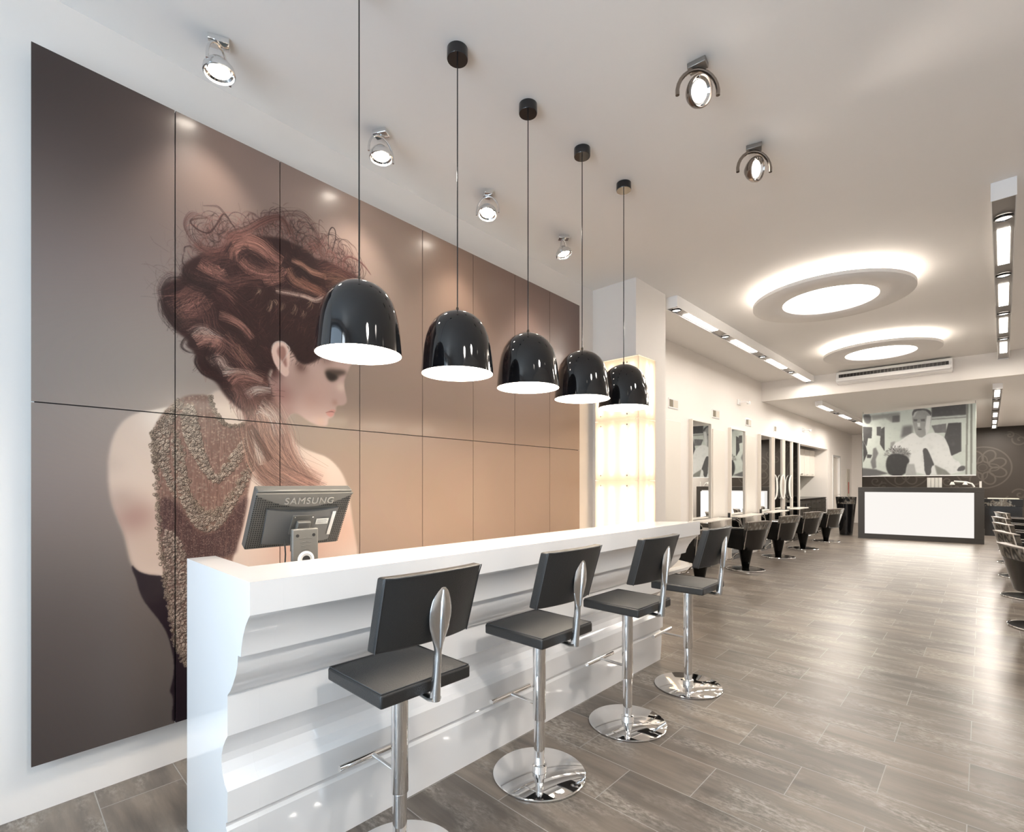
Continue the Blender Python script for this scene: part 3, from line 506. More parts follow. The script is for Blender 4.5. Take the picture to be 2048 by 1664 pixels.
# ---- the projected black and white picture on the hanging screen
S_ = Art(2.4, 1.5, 180, (0, 0))
def sp(pts):
    o = []
    for x, y in pts:
        u = (x-40)/1942; t = 225-180*u; bt = 1300-45*u; o.append((u*2.4, (1-(y-t)/(bt-t))*1.5))
    return o
S_.im[:] = (204, 208, 200)
for pts, g_, so in (([(60,230),(210,225),(210,380),(100,390),(60,300)],120,3),([(210,240),(750,190),(740,350),(600,360),(480,290),(230,330)],162,4),([(610,250),(740,240),(740,350),(610,360)],125,3),([(1290,110),(1840,60),(1840,240),(1290,275)],112,3),
    ([(1840,60),(1870,60),(1850,1250),(1825,1250)],150,2),([(1900,60),(1930,60),(1925,1250),(1895,1250)],150,2),([(1290,420),(1530,385),(1530,540),(1350,545)],140,2),([(1560,380),(1760,370),(1760,860),(1600,940),(1570,780),(1500,620)],104,2),
    ([(1290,300),(1840,268),(1840,290),(1290,325)],160,1),([(45,440),(230,450),(220,640),(150,640),(120,780),(60,700)],84,2),([(45,680),(100,760),(140,900),(60,1060)],80,2),([(320,440),(400,440),(400,600),(320,590)],104,2),([(400,480),(465,440),(465,860),(380,740)],92,2),
    ([(800,430),(970,410),(970,560),(760,640)],135,6),([(580,710),(660,690),(640,850),(570,860)],165,3),([(40,1160),(300,1180),(540,1250),(320,1290),(40,1300)],124,3),([(130,920),(230,930),(200,985),(130,985)],95,2),([(250,820),(300,800),(350,900),(300,1000),(310,1150),(240,1180),(200,1050),(240,960)],142,3),
    ([(990,530),(880,590),(740,690),(650,720),(560,900),(700,1000),(900,1020),(1000,1270),(1780,1250),(1750,1040),(1620,980),(1560,760),(1500,620),(1400,560),(1280,530),(1110,640)],222,2),
    ([(965,190),(1000,150),(1180,130),(1290,200),(1290,330),(1250,480),(1200,580),(1110,640),(1020,560),(990,430),(965,330)],170,2),([(1215,250),(1285,250),(1260,480),(1200,590),(1185,450)],214,2),([(1000,160),(1060,150),(1010,260),(975,280)],196,2),
    ([(985,305),(1055,310),(1050,345),(990,345)],128,2),([(1110,310),(1180,305),(1185,345),(1115,345)],128,2),([(1050,370),(1100,370),(1100,440),(1060,440)],212,2),([(1060,470),(1130,475),(1120,495),(1065,490)],108,1),([(965,180),(1010,130),(1200,125),(1290,180),(1285,260),(1240,200),(1180,150),(1010,170),(970,270)],120,2),
    ([(600,860),(700,800),(840,820),(940,900),(900,1010),(560,1010)],170,4),([(500,1010),(560,920),(700,900),(850,930),(930,1020),(870,1100),(840,1285),(560,1290),(490,1150)],76,3),([(880,1080),(1000,1080),(1040,1270),(850,1280)],182,3),
    ([(1140,820),(1210,800),(1260,900),(1300,1000),(1340,1100),(1290,1110),(1280,1270),(1180,1270),(1160,950)],108,2),([(1340,1090),(1520,1180),(1600,1260),(1380,1260)],150,3),([(1690,1180),(1740,1110),(1820,1100),(1820,1180),(1720,1200)],120,2)):
    S_.fill(sp(pts), (g_*.97 if g_ < 150 else g_, g_*.96 if g_ < 150 else g_, g_-4 if g_ > 150 else g_*.95), max(1, so-1), 1, 1 if g_ in (222, 170, 76, 108, 120) else 0)
for _ in range(500):
    x = rng.uniform(0, 2.4); y = rng.uniform(0, 1.5); S_.blob((x, y), rng.uniform(.01, .035), (110,)*3 if rng.random() < .45 else (222, 224, 218), .05)
hcn = sp([(700, 960)])[0]
for _ in range(260):
    t = rng.uniform(.1, 3.0); r = rng.uniform(.10, .26); x = hcn[0]+r*math.cos(t)*1.1; y = hcn[1]+r*math.sin(t)*.9; S_.strands([(x, y), (x+.05*math.cos(t)+rng.normal()*.01, y+.05*math.sin(t))], 1, .001, (92, 86, 84), .7)
screen_mat = imgmat('projected_picture', S_.image('screen_picture', lambda im: im**1.4*.80), rough=0.6, emit=0.22)

# ---- dark wallpaper with knotwork rosettes and scrolls
WX0, WX1 = -3.1, 1.75
Wp = Art(WX1-WX0, Z2, 130, (WX0, 0)); Wp.im[:] = (66, 57, 48)
for k in range(0, Wp.h, 3): Wp.im[k] *= .94
def curve(f, n, th, col=(94, 87, 78)):
    t = np.linspace(0, 1, n); P = np.array([f(v) for v in t]); X = (P[:, 0]-WX0)*Wp.ppm; Y = P[:, 1]*Wp.ppm
    for a in np.linspace(-th/2, th/2, max(2, int(th*1.6))):
        for b in np.linspace(-th/2, th/2, max(2, int(th*1.6))):
            if a*a+b*b <= th*th/4+.1: Wp.dots(X+a, Y+b, col, np.full(n, .55))
def rosette(cx_, cz_, R=.64):
    curve(lambda t: (cx_+R*math.cos(6.2832*t), cz_+R*math.sin(6.2832*t)), 900, 4.5)
    for k in range(8):
        a0 = PI/4*k+PI/8; d = .58 if k % 2 else .56
        curve(lambda t: (cx_+R*(d*math.cos(a0)+.30*math.cos(6.2832*t)*math.cos(a0)-.22*math.sin(6.2832*t)*math.sin(a0)), cz_+R*(d*math.sin(a0)+.30*math.cos(6.2832*t)*math.sin(a0)+.22*math.sin(6.2832*t)*math.cos(a0))), 500, 5.5)
    curve(lambda t: (cx_+R*.16*math.cos(6.2832*t), cz_+R*.16*math.sin(6.2832*t)), 200, 3)
    curve(lambda t: (cx_+R*(.42+.16*math.cos(4*6.2832*t))*math.cos(6.2832*t), cz_+R*(.42+.16*math.cos(4*6.2832*t))*math.sin(6.2832*t)), 900, 4)
def spiral(cx_, cz_, r, a0, s, th=5.0):
    curve(lambda t: (cx_+r*(1-t*.85)*math.cos(a0+s*7.5*t), cz_+r*(1-t*.85)*math.sin(a0+s*7.5*t)), 300, th)
for cx_ in (-1.88, 0.0):
    rosette(cx_, 1.90)
for cx_ in (-2.82, -.94, .94):
    for s in (1, -1):
        spiral(cx_-.12, 1.90+s*.82, .18, PI*.9, s); spiral(cx_+.12, 1.90+s*.42, .17, 0, s); spiral(cx_+.32, 1.90+s*.62, .15, 1, -s); spiral(cx_-.34, 1.90+s*.98, .10, 2, -s)
        curve(lambda t: (cx_-.45+.8*t, 1.9+s*(.98-.3*t+.12*math.sin(6*t))), 250, 2.6)
for k in range(26):
    x = WX0+.1+k*.19; curve(lambda t: (x+.07*math.sin(6.28*t), .1+.85*t), 300, 2); spiral(x, .35, .07, 0, 1, 2); spiral(x, .75, .07, PI, -1, 2)
paper_mat = imgmat('scroll_wallpaper', Wp.image('wallpaper_print', lambda im: lin2srgb(srgb2lin(im)*.72)), rough=0.55)
# ---- black fabric with grey flower scrolls (chair backs and planters)
Fb = Art(1.0, 0.5, 256); Fb.im[:] = (7, 6, 6)
WX0s = WX0; WX0 = 0; Wp2 = Wp; Wp = Fb
for _ in range(46):
    x = rng.uniform(.03, .97); y = rng.uniform(.05, .45); spiral(x, y, rng.uniform(.04, .08), rng.uniform(0, 6), rng.choice([1, -1]), 5.0)
    a = rng.uniform(0, 6); curve(lambda t: (x+.16*t*math.cos(a+t), y+.16*t*math.sin(a+t)), 120, 5.5)
    for k in range(5): Fb.blob((x+.09*math.cos(a+k), y+.05*math.sin(a+k*1.3)), .014, (140, 138, 132), .9)
Fb.im[:] = np.where(Fb.im > 30, np.clip(Fb.im*1.05, 0, 150), Fb.im)
WX0 = WX0s
scroll_mat = imgmat('scroll_fabric', Fb.image('scroll_print'), rough=0.4, ext='REPEAT')

# ------------------------------------------------------------------ the room
KS = 'structure'
bx('floor', (-4.6, 3.0, -2.2, 22.0, -0.12, 0), 'floor', kind=KS)
bx('ceiling', (-3.7, 3.0, -2.2, 11.40, CZ, CZ+.15), 'ceil', kind=KS)
bx('ceiling', (-4.6, 3.0, 11.40, 22.0, Z2, Z2+.15), 'ceil', kind=KS)
bx('trim_1', (-3.6, 1.9, 11.28, 11.40, Z2, CZ), 'wall', kind=KS)          # drop beam where the ceiling steps down
md = Vector((-.03906, .99924, 0)); mo = Vector((-2.898, .118, 0))
# near wall stands 6 cm behind the mural, running with it
bm = BM(); a = mo+Vector((-.06, 0, 0))+md*(-2.1); e = mo+Vector((-.06, 0, 0))+md*4.60
v = [bm.verts.new(q) for q in ((a.x, a.y, 0), (e.x, e.y, 0), (e.x-.2, e.y, 0), (a.x-.2, a.y, 0), (a.x, a.y, CZ), (e.x, e.y, CZ), (e.x-.2, e.y, CZ), (a.x-.2, a.y, CZ))]
for f in ((0,3,2,1),(4,5,6,7),(0,1,5,4),(1,2,6,5),(2,3,7,6),(3,0,4,7)): bm.faces.new([v[i] for i in f])
obj('wall_left', bm, 'wall', smooth=False, kind=KS)
bx('wall_pillar', (-3.55, -2.60, 4.60, 5.26, 0, CZ), 'wall', kind=KS)
XW = -3.40
bm = BM(); box(bm, XW-.15, XW, 5.26, 14.33, 0, CZ); obj('wall_left', bm, 'wall', smooth=False, kind=KS)
bx('wall_left', (XW-.15, XW, 14.33, 17.46, 2.43, Z2), 'wall', kind=KS)
bx('wall_left', (XW-.15, XW, 17.46, 18.12, 0, Z2), 'wall', kind=KS)
bx('wall_left', (XW-.15, XW, 18.12, 19.26, 2.30, Z2), 'wall', kind=KS)
bx('wall_left', (XW-.15, XW, 19.26, 21.3, 0, Z2), 'wall', kind=KS)
bx('wall_alcove', (-4.30, -4.15, 14.2, 17.6, 0, Z2), 'wall', kind=KS)
bx('wall_alcove', (-4.15, XW-.15, 14.18, 14.33, 0, Z2), 'wall', kind=KS)
bx('wall_alcove', (-4.15, XW-.15, 17.46, 17.61, 0, Z2), 'wall', kind=KS)
bx('wall_back', (-4.3, WX0, 21.3, 21.45, 0, Z2), 'wall', kind=KS)
o = bx('wall_back', (WX0, WX1, 21.3, 21.45, 0, Z2), paper_mat, kind=KS); setuv(o, lambda c: ((c.x-WX0)/(WX1-WX0), c.z/Z2))
bx('wall_right', (1.75, 1.90, -1.98, 21.45, 0, CZ), 'wall', kind=KS)
bx('baseboard_left', (XW, XW+.02, 17.50, 18.08, 0, .10), 'plinth', kind=KS); bx('baseboard_left', (XW, XW+.02, 19.32, 21.28, 0, .12), 'plinth', kind=KS)
# shop front behind the camera: sill, head, mullions and panes
bx('wall_front', (-2.75, -.46, -1.98, -1.80, 3.46, CZ), 'wall', kind=KS); bx('wall_front', (-.46, .5, -1.98, -1.80, 0, CZ), 'wall', kind=KS); bx('wall_front', (1.5, 1.75, -1.98, -1.80, 0, CZ), 'wall', kind=KS); bx('wall_front', (.5, 1.5, -1.98, -1.80, 3.0, CZ), 'wall', kind=KS); bx('wall_front', (-3.05, -2.75, -1.98, -1.80, 0, CZ), 'wall', kind=KS)
for k, (x0, x1) in enumerate(((-2.75, -1.0), (-1.0, -.46), (.5, 1.5))):  # last opening is added out of view so daylight reaches the counter front
    H_ = 3.46 if k < 2 else 3.0
    f = BM(); box(f, x0, x0+.05, -1.93, -1.85, .0, H_); box(f, x1-.05, x1, -1.93, -1.85, .0, H_); box(f, x0+.05, x1-.05, -1.93, -1.85, 0, .10); box(f, x0+.05, x1-.05, -1.93, -1.85, H_-.06, H_)
    wn = obj('window_%d' % (k+1), f, 'steel', smooth=False, kind=KS); bx('pane', (x0+.05, x1-.05, -1.895, -1.885, .10, H_-.06), 'pane' if k == 1 else 'tint', wn)

# ------------------------------------------------------------------ mural
mu = thing('wall_mural', 'huge glossy mural of a woman with swept-up red-brown hair and chain top', 'mural', (mo.x, mo.y, 0), math.atan2(md.y, md.x))
bx('backing_frame', (.02, ML-.02, .004, .055, MB_+.01, MT_-.01), 'greyedge', mu)
zs = (MB_, 1.7615, MT_)
for r_ in range(2):
    for c_ in range(8):
        x0 = ML/8*c_+(.0025 if c_ else 0); x1 = ML/8*(c_+1)-(.0025 if c_ < 7 else 0); z0 = zs[r_]+(.0025 if r_ else 0); z1 = zs[r_+1]-(0 if r_ else .0025)
        o = bx('mural_panel', (x0, x1, -.008, .004, z0, z1), mural_mat, mu); setuv(o, lambda c: (c.x/ML, (c.z-MB_)/(MT_-MB_)))
bm = BM(); box(bm, .01, ML-.01, .0035, .0042, MB_+.005, MT_-.005); obj('panel_joint', bm, 'plug', mu, smooth=False)

# ------------------------------------------------------------------ reception counter
ct = thing('reception_counter', 'long gloss white reception counter with rippled wave front, standing before the mural', 'counter', (-2.37, .557, 0))
prof = [(-1.655,1.11),(-1.655,1.006),(-1.668,.995),(-1.695,.965),(-1.718,.925),(-1.732,.885),(-1.737,.858),(-1.762,.856),(-1.768,.82),(-1.785,.785),(-1.812,.748),(-1.838,.718),(-1.866,.697),(-1.866,.556),
        (-1.888,.535),(-1.912,.505),(-1.928,.47),(-1.930,.44),(-1.918,.405),(-1.896,.38),(-1.866,.366),(-1.866,.262),(-1.880,.255),(-1.884,.238),(-1.872,.228),(-1.874,.12),(-1.880,.0)]
pf = prof+[(-1.975,0),(-1.975,1.11)]
bm = BM(); prism(bm, [(x+2.37, z) for x, z in pf], .1031, None, yf=lambda x, z: 3.393-((-1.655+2.37)-x)*1.05); obj('wave_front', bm, 'white', ct, angle=20)
bm = BM(); prism(bm, [(x+2.37, z) for x, z in prof]+[(0, 0), (0, 1.11)], 0, .103); obj('end_panel', bm, 'white', ct, angle=20)
bx('work_surface', (.06, .3945, .104, 3.0, .72, .75), 'white', ct)
bx('inner_cabinet', (.08, .3945, .35, .85, 0, .7195), 'wood_dark', ct)
# low step by the far wall
pl = thing('display_plinth', 'low white topped step with taupe front below the first mirror', 'plinth', (XW, 5.3, 0)); bx('top_board', (0.001, .15, 0, 2.36, .10, .145), 'white', pl, bevel=.003); bx('base', (0.001, .14, .01, 2.34, 0, .0995), 'plinth', pl)

# ------------------------------------------------------------------ monitor on the counter
mn = thing('computer_monitor', 'dark grey computer monitor seen from its back, behind the white counter', 'monitor', (-2.235, .955, .75), 0)
tilt = math.radians(31)
def mmx(): return Matrix.Translation((0, .012, .508)) @ Matrix.Rotation(tilt, 4, 'Y')
TM = mmx()
def mt(f): return TM @ f
bm = BM(); box(bm, -.045, .0, -.212, .212, -.150, .150, TM); obj('housing', bm, 'plastic', mn, bevel=.006)
sg = TM
bm = BM(); box(bm, -.049, -.0455, -.205, .205, -.132, .132, TM); obj('screen_glass', bm, 'blackgloss', mn, smooth=False)
# smooth crest across the top with the curved lower edge
bm = BM(); n = 24; top = []; bot = []
for i in range(n+1):
    y = -.214+.428*i/n; q = 1-(y/.214)**2; top.append((y, .140)); bot.append((y, .134-.062*q))
fr = [bm.verts.new(TM @ Vector((.007+.004*(1-(y/.214)**2), y, z))) for y, z in top]; fb = [bm.verts.new(TM @ Vector((.007+.004*(1-(y/.214)**2), y, z))) for y, z in bot]
bk = [bm.verts.new(TM @ Vector((.0002, y, z))) for y, z in top]; bb = [bm.verts.new(TM @ Vector((.0002, y, z))) for y, z in bot]
for i in range(n):
    bm.faces.new((fr[i], fr[i+1], fb[i+1], fb[i])); bm.faces.new((fb[i], fb[i+1], bb[i+1], bb[i])); bm.faces.new((fr[i+1], fr[i], bk[i], bk[i+1]))
bm.faces.new((fr[0], fb[0], bb[0], bk[0])); bm.faces.new((fr[n], bk[n], bb[n], fb[n]))
crest = obj('crest', bm, 'plastic2', mn)
fc = bpy.data.curves.new('lettering', 'FONT'); fc.body = 'SAMSUNG'; fc.size = .045; fc.extrude = .002; fc.align_x = 'CENTER'; fc.align_y = 'CENTER'; fc.space_character = 1.12; fc.materials.append(M['relief'])
ft = bpy.data.objects.new('lettering', fc); C.objects.link(ft); ft.parent = mn
ft.matrix_local = TM @ Matrix.Translation((.0125, .014, .103)) @ Matrix(((0,0,1,0),(1,0,0,0),(0,1,0,0),(0,0,0,1)))
bpy.context.view_layer.update(); me_ = bpy.data.meshes.new_from_object(ft.evaluated_get(bpy.context.evaluated_depsgraph_get())); mw_ = ft.matrix_local.copy(); bpy.data.objects.remove(ft); bpy.data.curves.remove(fc)
ft = bpy.data.objects.new('lettering', me_); C.objects.link(ft); ft.parent = crest; ft.matrix_local = mw_
if not me_.materials: me_.materials.append(M['brushed'])
ft['label'] = 'raised grey lettering'
# bulged middle cover with perforations round it
bm = BM()
def cov(i, j, t): 
    y = -.150+.300*i; ztop = .062-.012*math.sin(PI*i); z = -.118+(ztop+.118)*j; return TM @ Vector((t, y*(1.0+.06*j), z))
slab(bm, lambda i, j: cov(i, j, .012+.010*math.sin(PI*i)), lambda i, j: cov(i, j, .0002), 16, 6); cv = obj('back_cover', bm, 'plastic3', mn)
bm = BM()
for k in range(46):
    for l in range(26):
        y = -.210+.420*k/45; z = -.138+.262*l/25
        crestz = .134-.062*(1-(y/.214)**2)-.006
        if z > crestz or (abs(y) < .152+.01*0 and -.126 < z < .07): continue
        if k % 1 == 0: box(bm, .0, .0012, y-.0028, y+.0028, z-.0028, z+.0028, TM)
pf_ = obj('vent_perforation', bm, 'ink', mn, smooth=False); pf_['kind'] = 'stuff'
bm = BM(); box(bm, .014, .024, -.05, .05, -.065, .035, TM); mpz = obj('mount_plate', bm, 'plastic', mn, bevel=.002)
for y, z in ((-.04, .026), (.04, .026)):
    bm = BM(); lathe(bm, [(0, .0), (.0035, .0), (.0035, .0025), (0, .003)], 12, mx=TM @ Matrix.Translation((.024, y, z)) @ Matrix.Rotation(PI/2, 4, 'Y')); obj('screw', bm, 'chrome', mn)
bm = BM(); box(bm, .0245, .045, -.03, .03, -.075, .01, TM); obj('hinge', bm, 'plastic2', mn, bevel=.004)
bm = BM(); box(bm, .022, .0232, .062, .120, -.018, .012, TM); lb = obj('rating_label', bm, 'paper', mn, smooth=False)
bm = BM()
for k in range(4): box(bm, .0233, .0236, .066, .066+.05-.006*(k % 2), -.012+.006*k, -.0105+.006*k, TM)
obj('label_print', bm, 'ink', lb, smooth=False)
bm = BM(); box(bm, .0165, .0180, .134, .150, -.085, .045, TM); obj('side_strip', bm, 'paper', mn, smooth=False)
# stand: upright plate with a round cable opening
bm = BM(); hole = []
yw = .058; zt = .470; z0 = .012
outer = [(-yw, z0), (yw, z0), (yw, zt-.02), (yw-.012, zt), (-yw+.012, zt), (-yw, zt-.02)]
box(bm, .055, .078, -yw, yw, z0, zt); st = obj('stand', bm, 'plastic2', mn, bevel=.006)
bm = BM(); lathe(bm, [(.0, .0), (.036, .0), (.036, .004), (.026, .007), (.024, .004), (0, .004)], 32, mx=Matrix.Translation((.078, 0, .335)) @ Matrix.Rotation(PI/2, 4, 'Y')); hr = obj('cable_hole_ring', bm, 'paper', st)
bm = BM(); lathe(bm, [(0, .0045), (.017, .0045), (.017, .0075), (0, .0075)], 24, mx=Matrix.Translation((.078, 0, .335)) @ Matrix.Rotation(PI/2, 4, 'Y')); obj('cable_hole', bm, 'ink', hr)
for y in (-.036, .036):
    bm = BM(); lathe(bm, [(0, 0), (.007, 0), (.007, .0015), (0, .0015)], 16, mx=Matrix.Translation((.0782, y, .440)) @ Matrix.Rotation(PI/2, 4, 'Y')); obj('screw_hole', bm, 'ink', st)
for k in range(4):
    bm = BM(); tube(bm, [(.0785, -.028+.004*k, .425-.016*k), (.0785, 0, .429-.016*k), (.0785, .028-.004*k, .425-.016*k)], .0012, 6); obj('rib', bm, 'plastic', st)
bx('foot', (-.09, .12, -.11, .11, .0, .014), 'plastic2', mn, bevel=.005)
bm = BM(); tube(bm, [(.0, -.06, .42), (.03, -.068, .36), (.03, -.075, .22), (.02, -.07, .03)], .003, 8); obj('cable', bm, 'ink', mn)
bm = BM(); box(bm, -.03, .054, -.025, .025, .36, .45); obj('stand_neck', bm, 'plastic', mn, bevel=.004)

# ------------------------------------------------------------------ bar stools
def cushion(bm, x0, x1, y0, y1, z0, z1, puff=.010, n=10):
    def f(i, j, s):
        e = (1-(2*i-1)**4)*(1-(2*j-1)**4); return Vector((x0+(x1-x0)*i, y0+(y1-y0)*j, (z1+puff*e) if s else (z0-puff*.3*e)))
    slab(bm, lambda i, j: f(i, j, 1), lambda i, j: f(i, j, 0), n, n)
def make_stool():
    t = thing('bar_stool', '', 'stool', (0, 0, 0), 0, 'bar stools along the white counter')
    bm = BM(); cushion(bm, -.185, .180, -.192, .192, .688, .735); s = obj('seat', bm, 'leather', t, bevel=.008, seg=3)
    bm = BM()
    tube(bm, [(-.178,-.186,.737),(.174,-.186,.737),(.174,.186,.737),(-.178,.186,.737),(-.178,-.186,.737)], .0022, 6); obj('piping', bm, 'stitch', s)
    # curved backrest pad, leaning outwards
    R = .58
    def bk(i, j, th):
        y = -.2+.4*i; z = .862+.258*j; lean = .15+.075*j; cur = -(R-math.sqrt(R*R-y*y))*1.3; x = lean+th+cur+.012*math.sin(PI*i)*math.sin(PI*j)*(1 if th > .02 else -1)
        return Vector((x, y*(1+.03*j), z+.006*math.sin(PI*i)))
    bm = BM(); slab(bm, lambda i, j: bk(i, j, .045), lambda i, j: bk(i, j, 0), 14, 8); b = obj('backrest', bm, 'leather', t, bevel=.008, seg=3)
    e = []
    for i in range(15): e.append(bk(i/14, 1, .046))
    bm = BM(); tube(bm, [bk(0, k/6, .047)+Vector((0, .003, 0)) for k in range(7)]+[bk(i/14, 1, .047)+Vector((0, 0, -.003)) for i in range(1, 15)]+[bk(1, 1-k/6, .047)+Vector((0, -.003, 0)) for k in range(1, 7)], .0022, 6); obj('piping', bm, 'stitch', b)
    # cast spoon shaped back bracket
    bm = BM(); n = 26; L_ = []
    for k in range(n+1):
        u = k/n; z = .672+u*.418
        if u < .42: wd = .017-.006*u/.42
        else:
            q = (u-.42)/.58; wd = .011+.036*math.sin(PI*min(1, q*.92+.02))**1.3 if q < .98 else .004
        if k == n: wd = .003
        x = .212+.028*math.sin(PI*.5*u)+(.0 if u < .5 else .03*(u-.5)); th = .014*(1-u)+.007
        L_.append((x, z, wd, th))
    rings = []
    for x, z, wd, th in L_:
        rings.append([bm.verts.new((x+th*math.cos(2*PI*k/16), wd*math.sin(2*PI*k/16), z)) for k in range(16)])
    for a, c in zip(rings, rings[1:]):
        for i in range(16): bm.faces.new((a[i], a[(i+1) % 16], c[(i+1) % 16], c[i]))
    bm.faces.new(rings[0][::-1]); bm.faces.new(rings[-1]); br_ = obj('back_bracket', bm, 'brushed', t, angle=60)
    bm = BM(); tube(bm, [(.246, 0, .86), (.252, 0, .94), (.259, 0, 1.02), (.262, 0, 1.06)], .008, 10, rs=[.004, .009, .008, .002]); obj('bracket_rib', bm, 'brushed', br_)
    for y, z in ((-.025, .985), (.025, .985), (0, 1.065)):
        bm = BM(); lathe(bm, [(0, 0), (.0045, 0), (.0045, .003), (0, .004)], 12, mx=Matrix.Translation((.249+.06*(z-.985), y, z)) @ Matrix.Rotation(PI/2, 4, 'Y')); obj('screw', bm, 'chrome', br_)
    bm = BM(); tube(bm, [(.0, 0, .676), (.12, 0, .676), (.19, 0, .672), (.222, 0, .680)], .015, 12, flat=.55, rs=[.02, .017, .018, .02]); obj('seat_arm', bm, 'brushed', t)
    bm = BM(); lathe(bm, [(0, .672), (.06, .672), (.06, .6875), (0, .6875)], 28); obj('seat_plate', bm, 'brushed', t)
    bm = BM(); lathe(bm, [(0, .268), (.0305, .268), (.0315, .272), (.0315, .671), (0, .671)], 32); obj('column', bm, 'chrome', t)
    bm = BM(); lathe(bm, [(0, .012), (.0265, .012), (.0265, .2679), (0, .2679)], 32); obj('inner_tube', bm, 'chrome', t)
    bm = BM(); lathe(bm, [(.0266, .0125), (.036, .0125), (.036, .047), (.0266, .05)], 32); obj('collar', bm, 'chrome', t)
    bm = BM(); lathe(bm, [(0, 0), (.222, 0), (.226, .003), (.226, .007), (.220, .0115), (0, .0118)], 72); obj('base_disc', bm, 'chrome', t, angle=50)
    bm = BM(); tube(bm, [(-.0, 0, .335), (-.19, 0, .335)], .0095, 12, flat=.8); fr_ = obj('footrest_arm', bm, 'chrome', t)
    bm = BM(); tube(bm, [(-.192, -.142, .335), (-.192, .142, .335)], .0125, 16); obj('footrest_bar', bm, 'chrome', t)
    return t
stool = make_stool()
sl = ['dark leather bar stool nearest the camera, its base cut off by the photo edge', 'second dark leather bar stool from the camera, whole round chrome base in view',
      'third bar stool from the camera, leather seat partly behind the second stool\'s back', 'farthest of the dark leather bar stools, beside the far end of the white counter']
SP = ((-1.580, 1.055, 0), (-1.572, 1.850, 0), (-1.525, 2.600, 0), (-1.495, 3.365, 0))
for i, q in enumerate(SP):
    if i == 0: stool.location = q; stool['label'] = sl[0]
    else: dup(stool, q, (0, 0, .0, .02)[i], sl[i])

# ------------------------------------------------------------------ pendant lamps
def make_pendant():
    t = thing('pendant_lamp', '', 'lamp', (0, 0, 0), 0, 'black pendant lamps over the counter')
    out = [(.177, 0), (.1745, .03), (.170, .08), (.164, .13), (.155, .175), (.142, .215), (.122, .25), (.095, .277), (.062, .296), (.030, .306), (.006, .309)]
    inn = [(r-.004 if r > .01 else 0, z-.004 if z > .01 else z) for r, z in out]
    bm = BM(); lathe(bm, out+[(.0, .309)], 72); lathe(bm, [(.177, 0), (.1735, 0)], 72); sh = obj('lamp_shade', bm, 'blackgloss', t, angle=60)
    bm = BM(); lathe(bm, [(.1735, .0)]+inn[1:], 72); obj('inner_reflector', bm, 'shade_in', sh)
    bm = BM(); lathe(bm, [(.172, .012), (.15, .014), (0, .015)], 48); obj('diffuser', bm, 'lamp_glow', t)
    bm = BM(); lathe(bm, [(0, .309), (.007, .309), (.007, .325), (.004, .33), (0, .33)], 16); obj('cable_grip', bm, 'bronze', t)
    bm = BM(); tube(bm, [(0, 0, .33), (0, 0, CZ-1.955-.045)], .003, 8); obj('cord', bm, 'black', t)
    bm = BM(); H_ = CZ-1.955; lathe(bm, [(0, H_-.05), (.050, H_-.05), (.052, H_-.046), (.052, H_-.0005), (0, H_-.0005)], 32); obj('ceiling_rose', bm, 'blackgloss', t, angle=50)
    return t
pend = make_pendant()
pls = ['nearest black dome pendant lamp, hanging before the face of the mural woman', 'second black dome pendant lamp from the camera, before plain brown mural panels', 'middle one of the five black dome pendant lamps',
       'fourth black dome pendant lamp from the camera, overlapping the mural\'s far edge', 'farthest black dome pendant lamp, hanging before the glowing pillar panel']
PP = ((-1.890, 1.062, 1.955), (-1.872, 1.582, 1.955), (-1.858, 2.088, 1.955), (-1.852, 2.600, 1.955), (-1.852, 3.105, 1.955))
for i, q in enumerate(PP):
    if i == 0: pend.location = q; pend['label'] = pls[0]
    else: dup(pend, q, 0, pls[i])

# ------------------------------------------------------------------ adjustable ceiling spotlights
def make_spot(name, loc, aim, label, group, lit, k=1.0, base='chrome', yk=None):
    # loc: point on the ceiling; aim: direction of the lens
    hm = 'brushed' if base == 'chrome' else 'gunmetal'; t = thing(name, label, 'light', loc, 0, group); aim = Vector(aim).normalized(); hc_ = Vector((.0, .0, -.155))*k
    hz = Vector((aim.x, aim.y, 0)).normalized(); an = math.atan2(hz.y, hz.x)
    bm = BM(); box(bm, -.045, .045, -.03, .03, -.028, -.0005, Matrix.Rotation(an+.5, 4, 'Z')); obj('ceiling_mount', bm, base, t, bevel=.003)
    side = Vector(yk) if yk else Vector((-hz.y, hz.x, 0)); yw_ = .108 if yk else .092; pts = []
    for q in range(15):
        a = math.radians(-8+196*q/14); pts.append(hc_+side*math.cos(a)*yw_*k+Vector((0, 0, 1))*math.sin(a)*.118*k)
    bm = BM(); tube(bm, pts, (.0105 if yk else .007)*k, 10); obj('yoke', bm, hm, t)
    bm = BM(); tube(bm, [hc_+Vector((0, 0, .118*k)), Vector((0, 0, -.02))], .009, 10); obj('swivel', bm, hm, t)
    q = aim.to_track_quat('Z', 'Y').to_matrix().to_4x4(); mx = Matrix.Translation(hc_) @ q
    bm = BM(); lathe(bm, [(0, -.055*k), (.03*k, -.053*k), (.055*k, -.03*k), (.072*k, -.005*k), (.076*k, .012*k), (.076*k, .026*k), (.070*k, .030*k), (.066*k, .020*k)], 40, mx=mx); h = obj('lamp_head', bm, hm, t, angle=50)
    bm = BM(); lathe(bm, [(.066*k, .019*k), (.056*k, .010*k), (.050*k, .012*k)], 40, mx=mx); obj('trim_ring', bm, 'chrome', h)
    bm = BM(); lathe(bm, [(.052*k, .0125*k), (0, .013*k)], 40, mx=mx); obj('lens', bm, lit, h)
    return t, Vector(loc)+hc_+aim*.05
SG = 'halogen spotlights aimed at the mural'
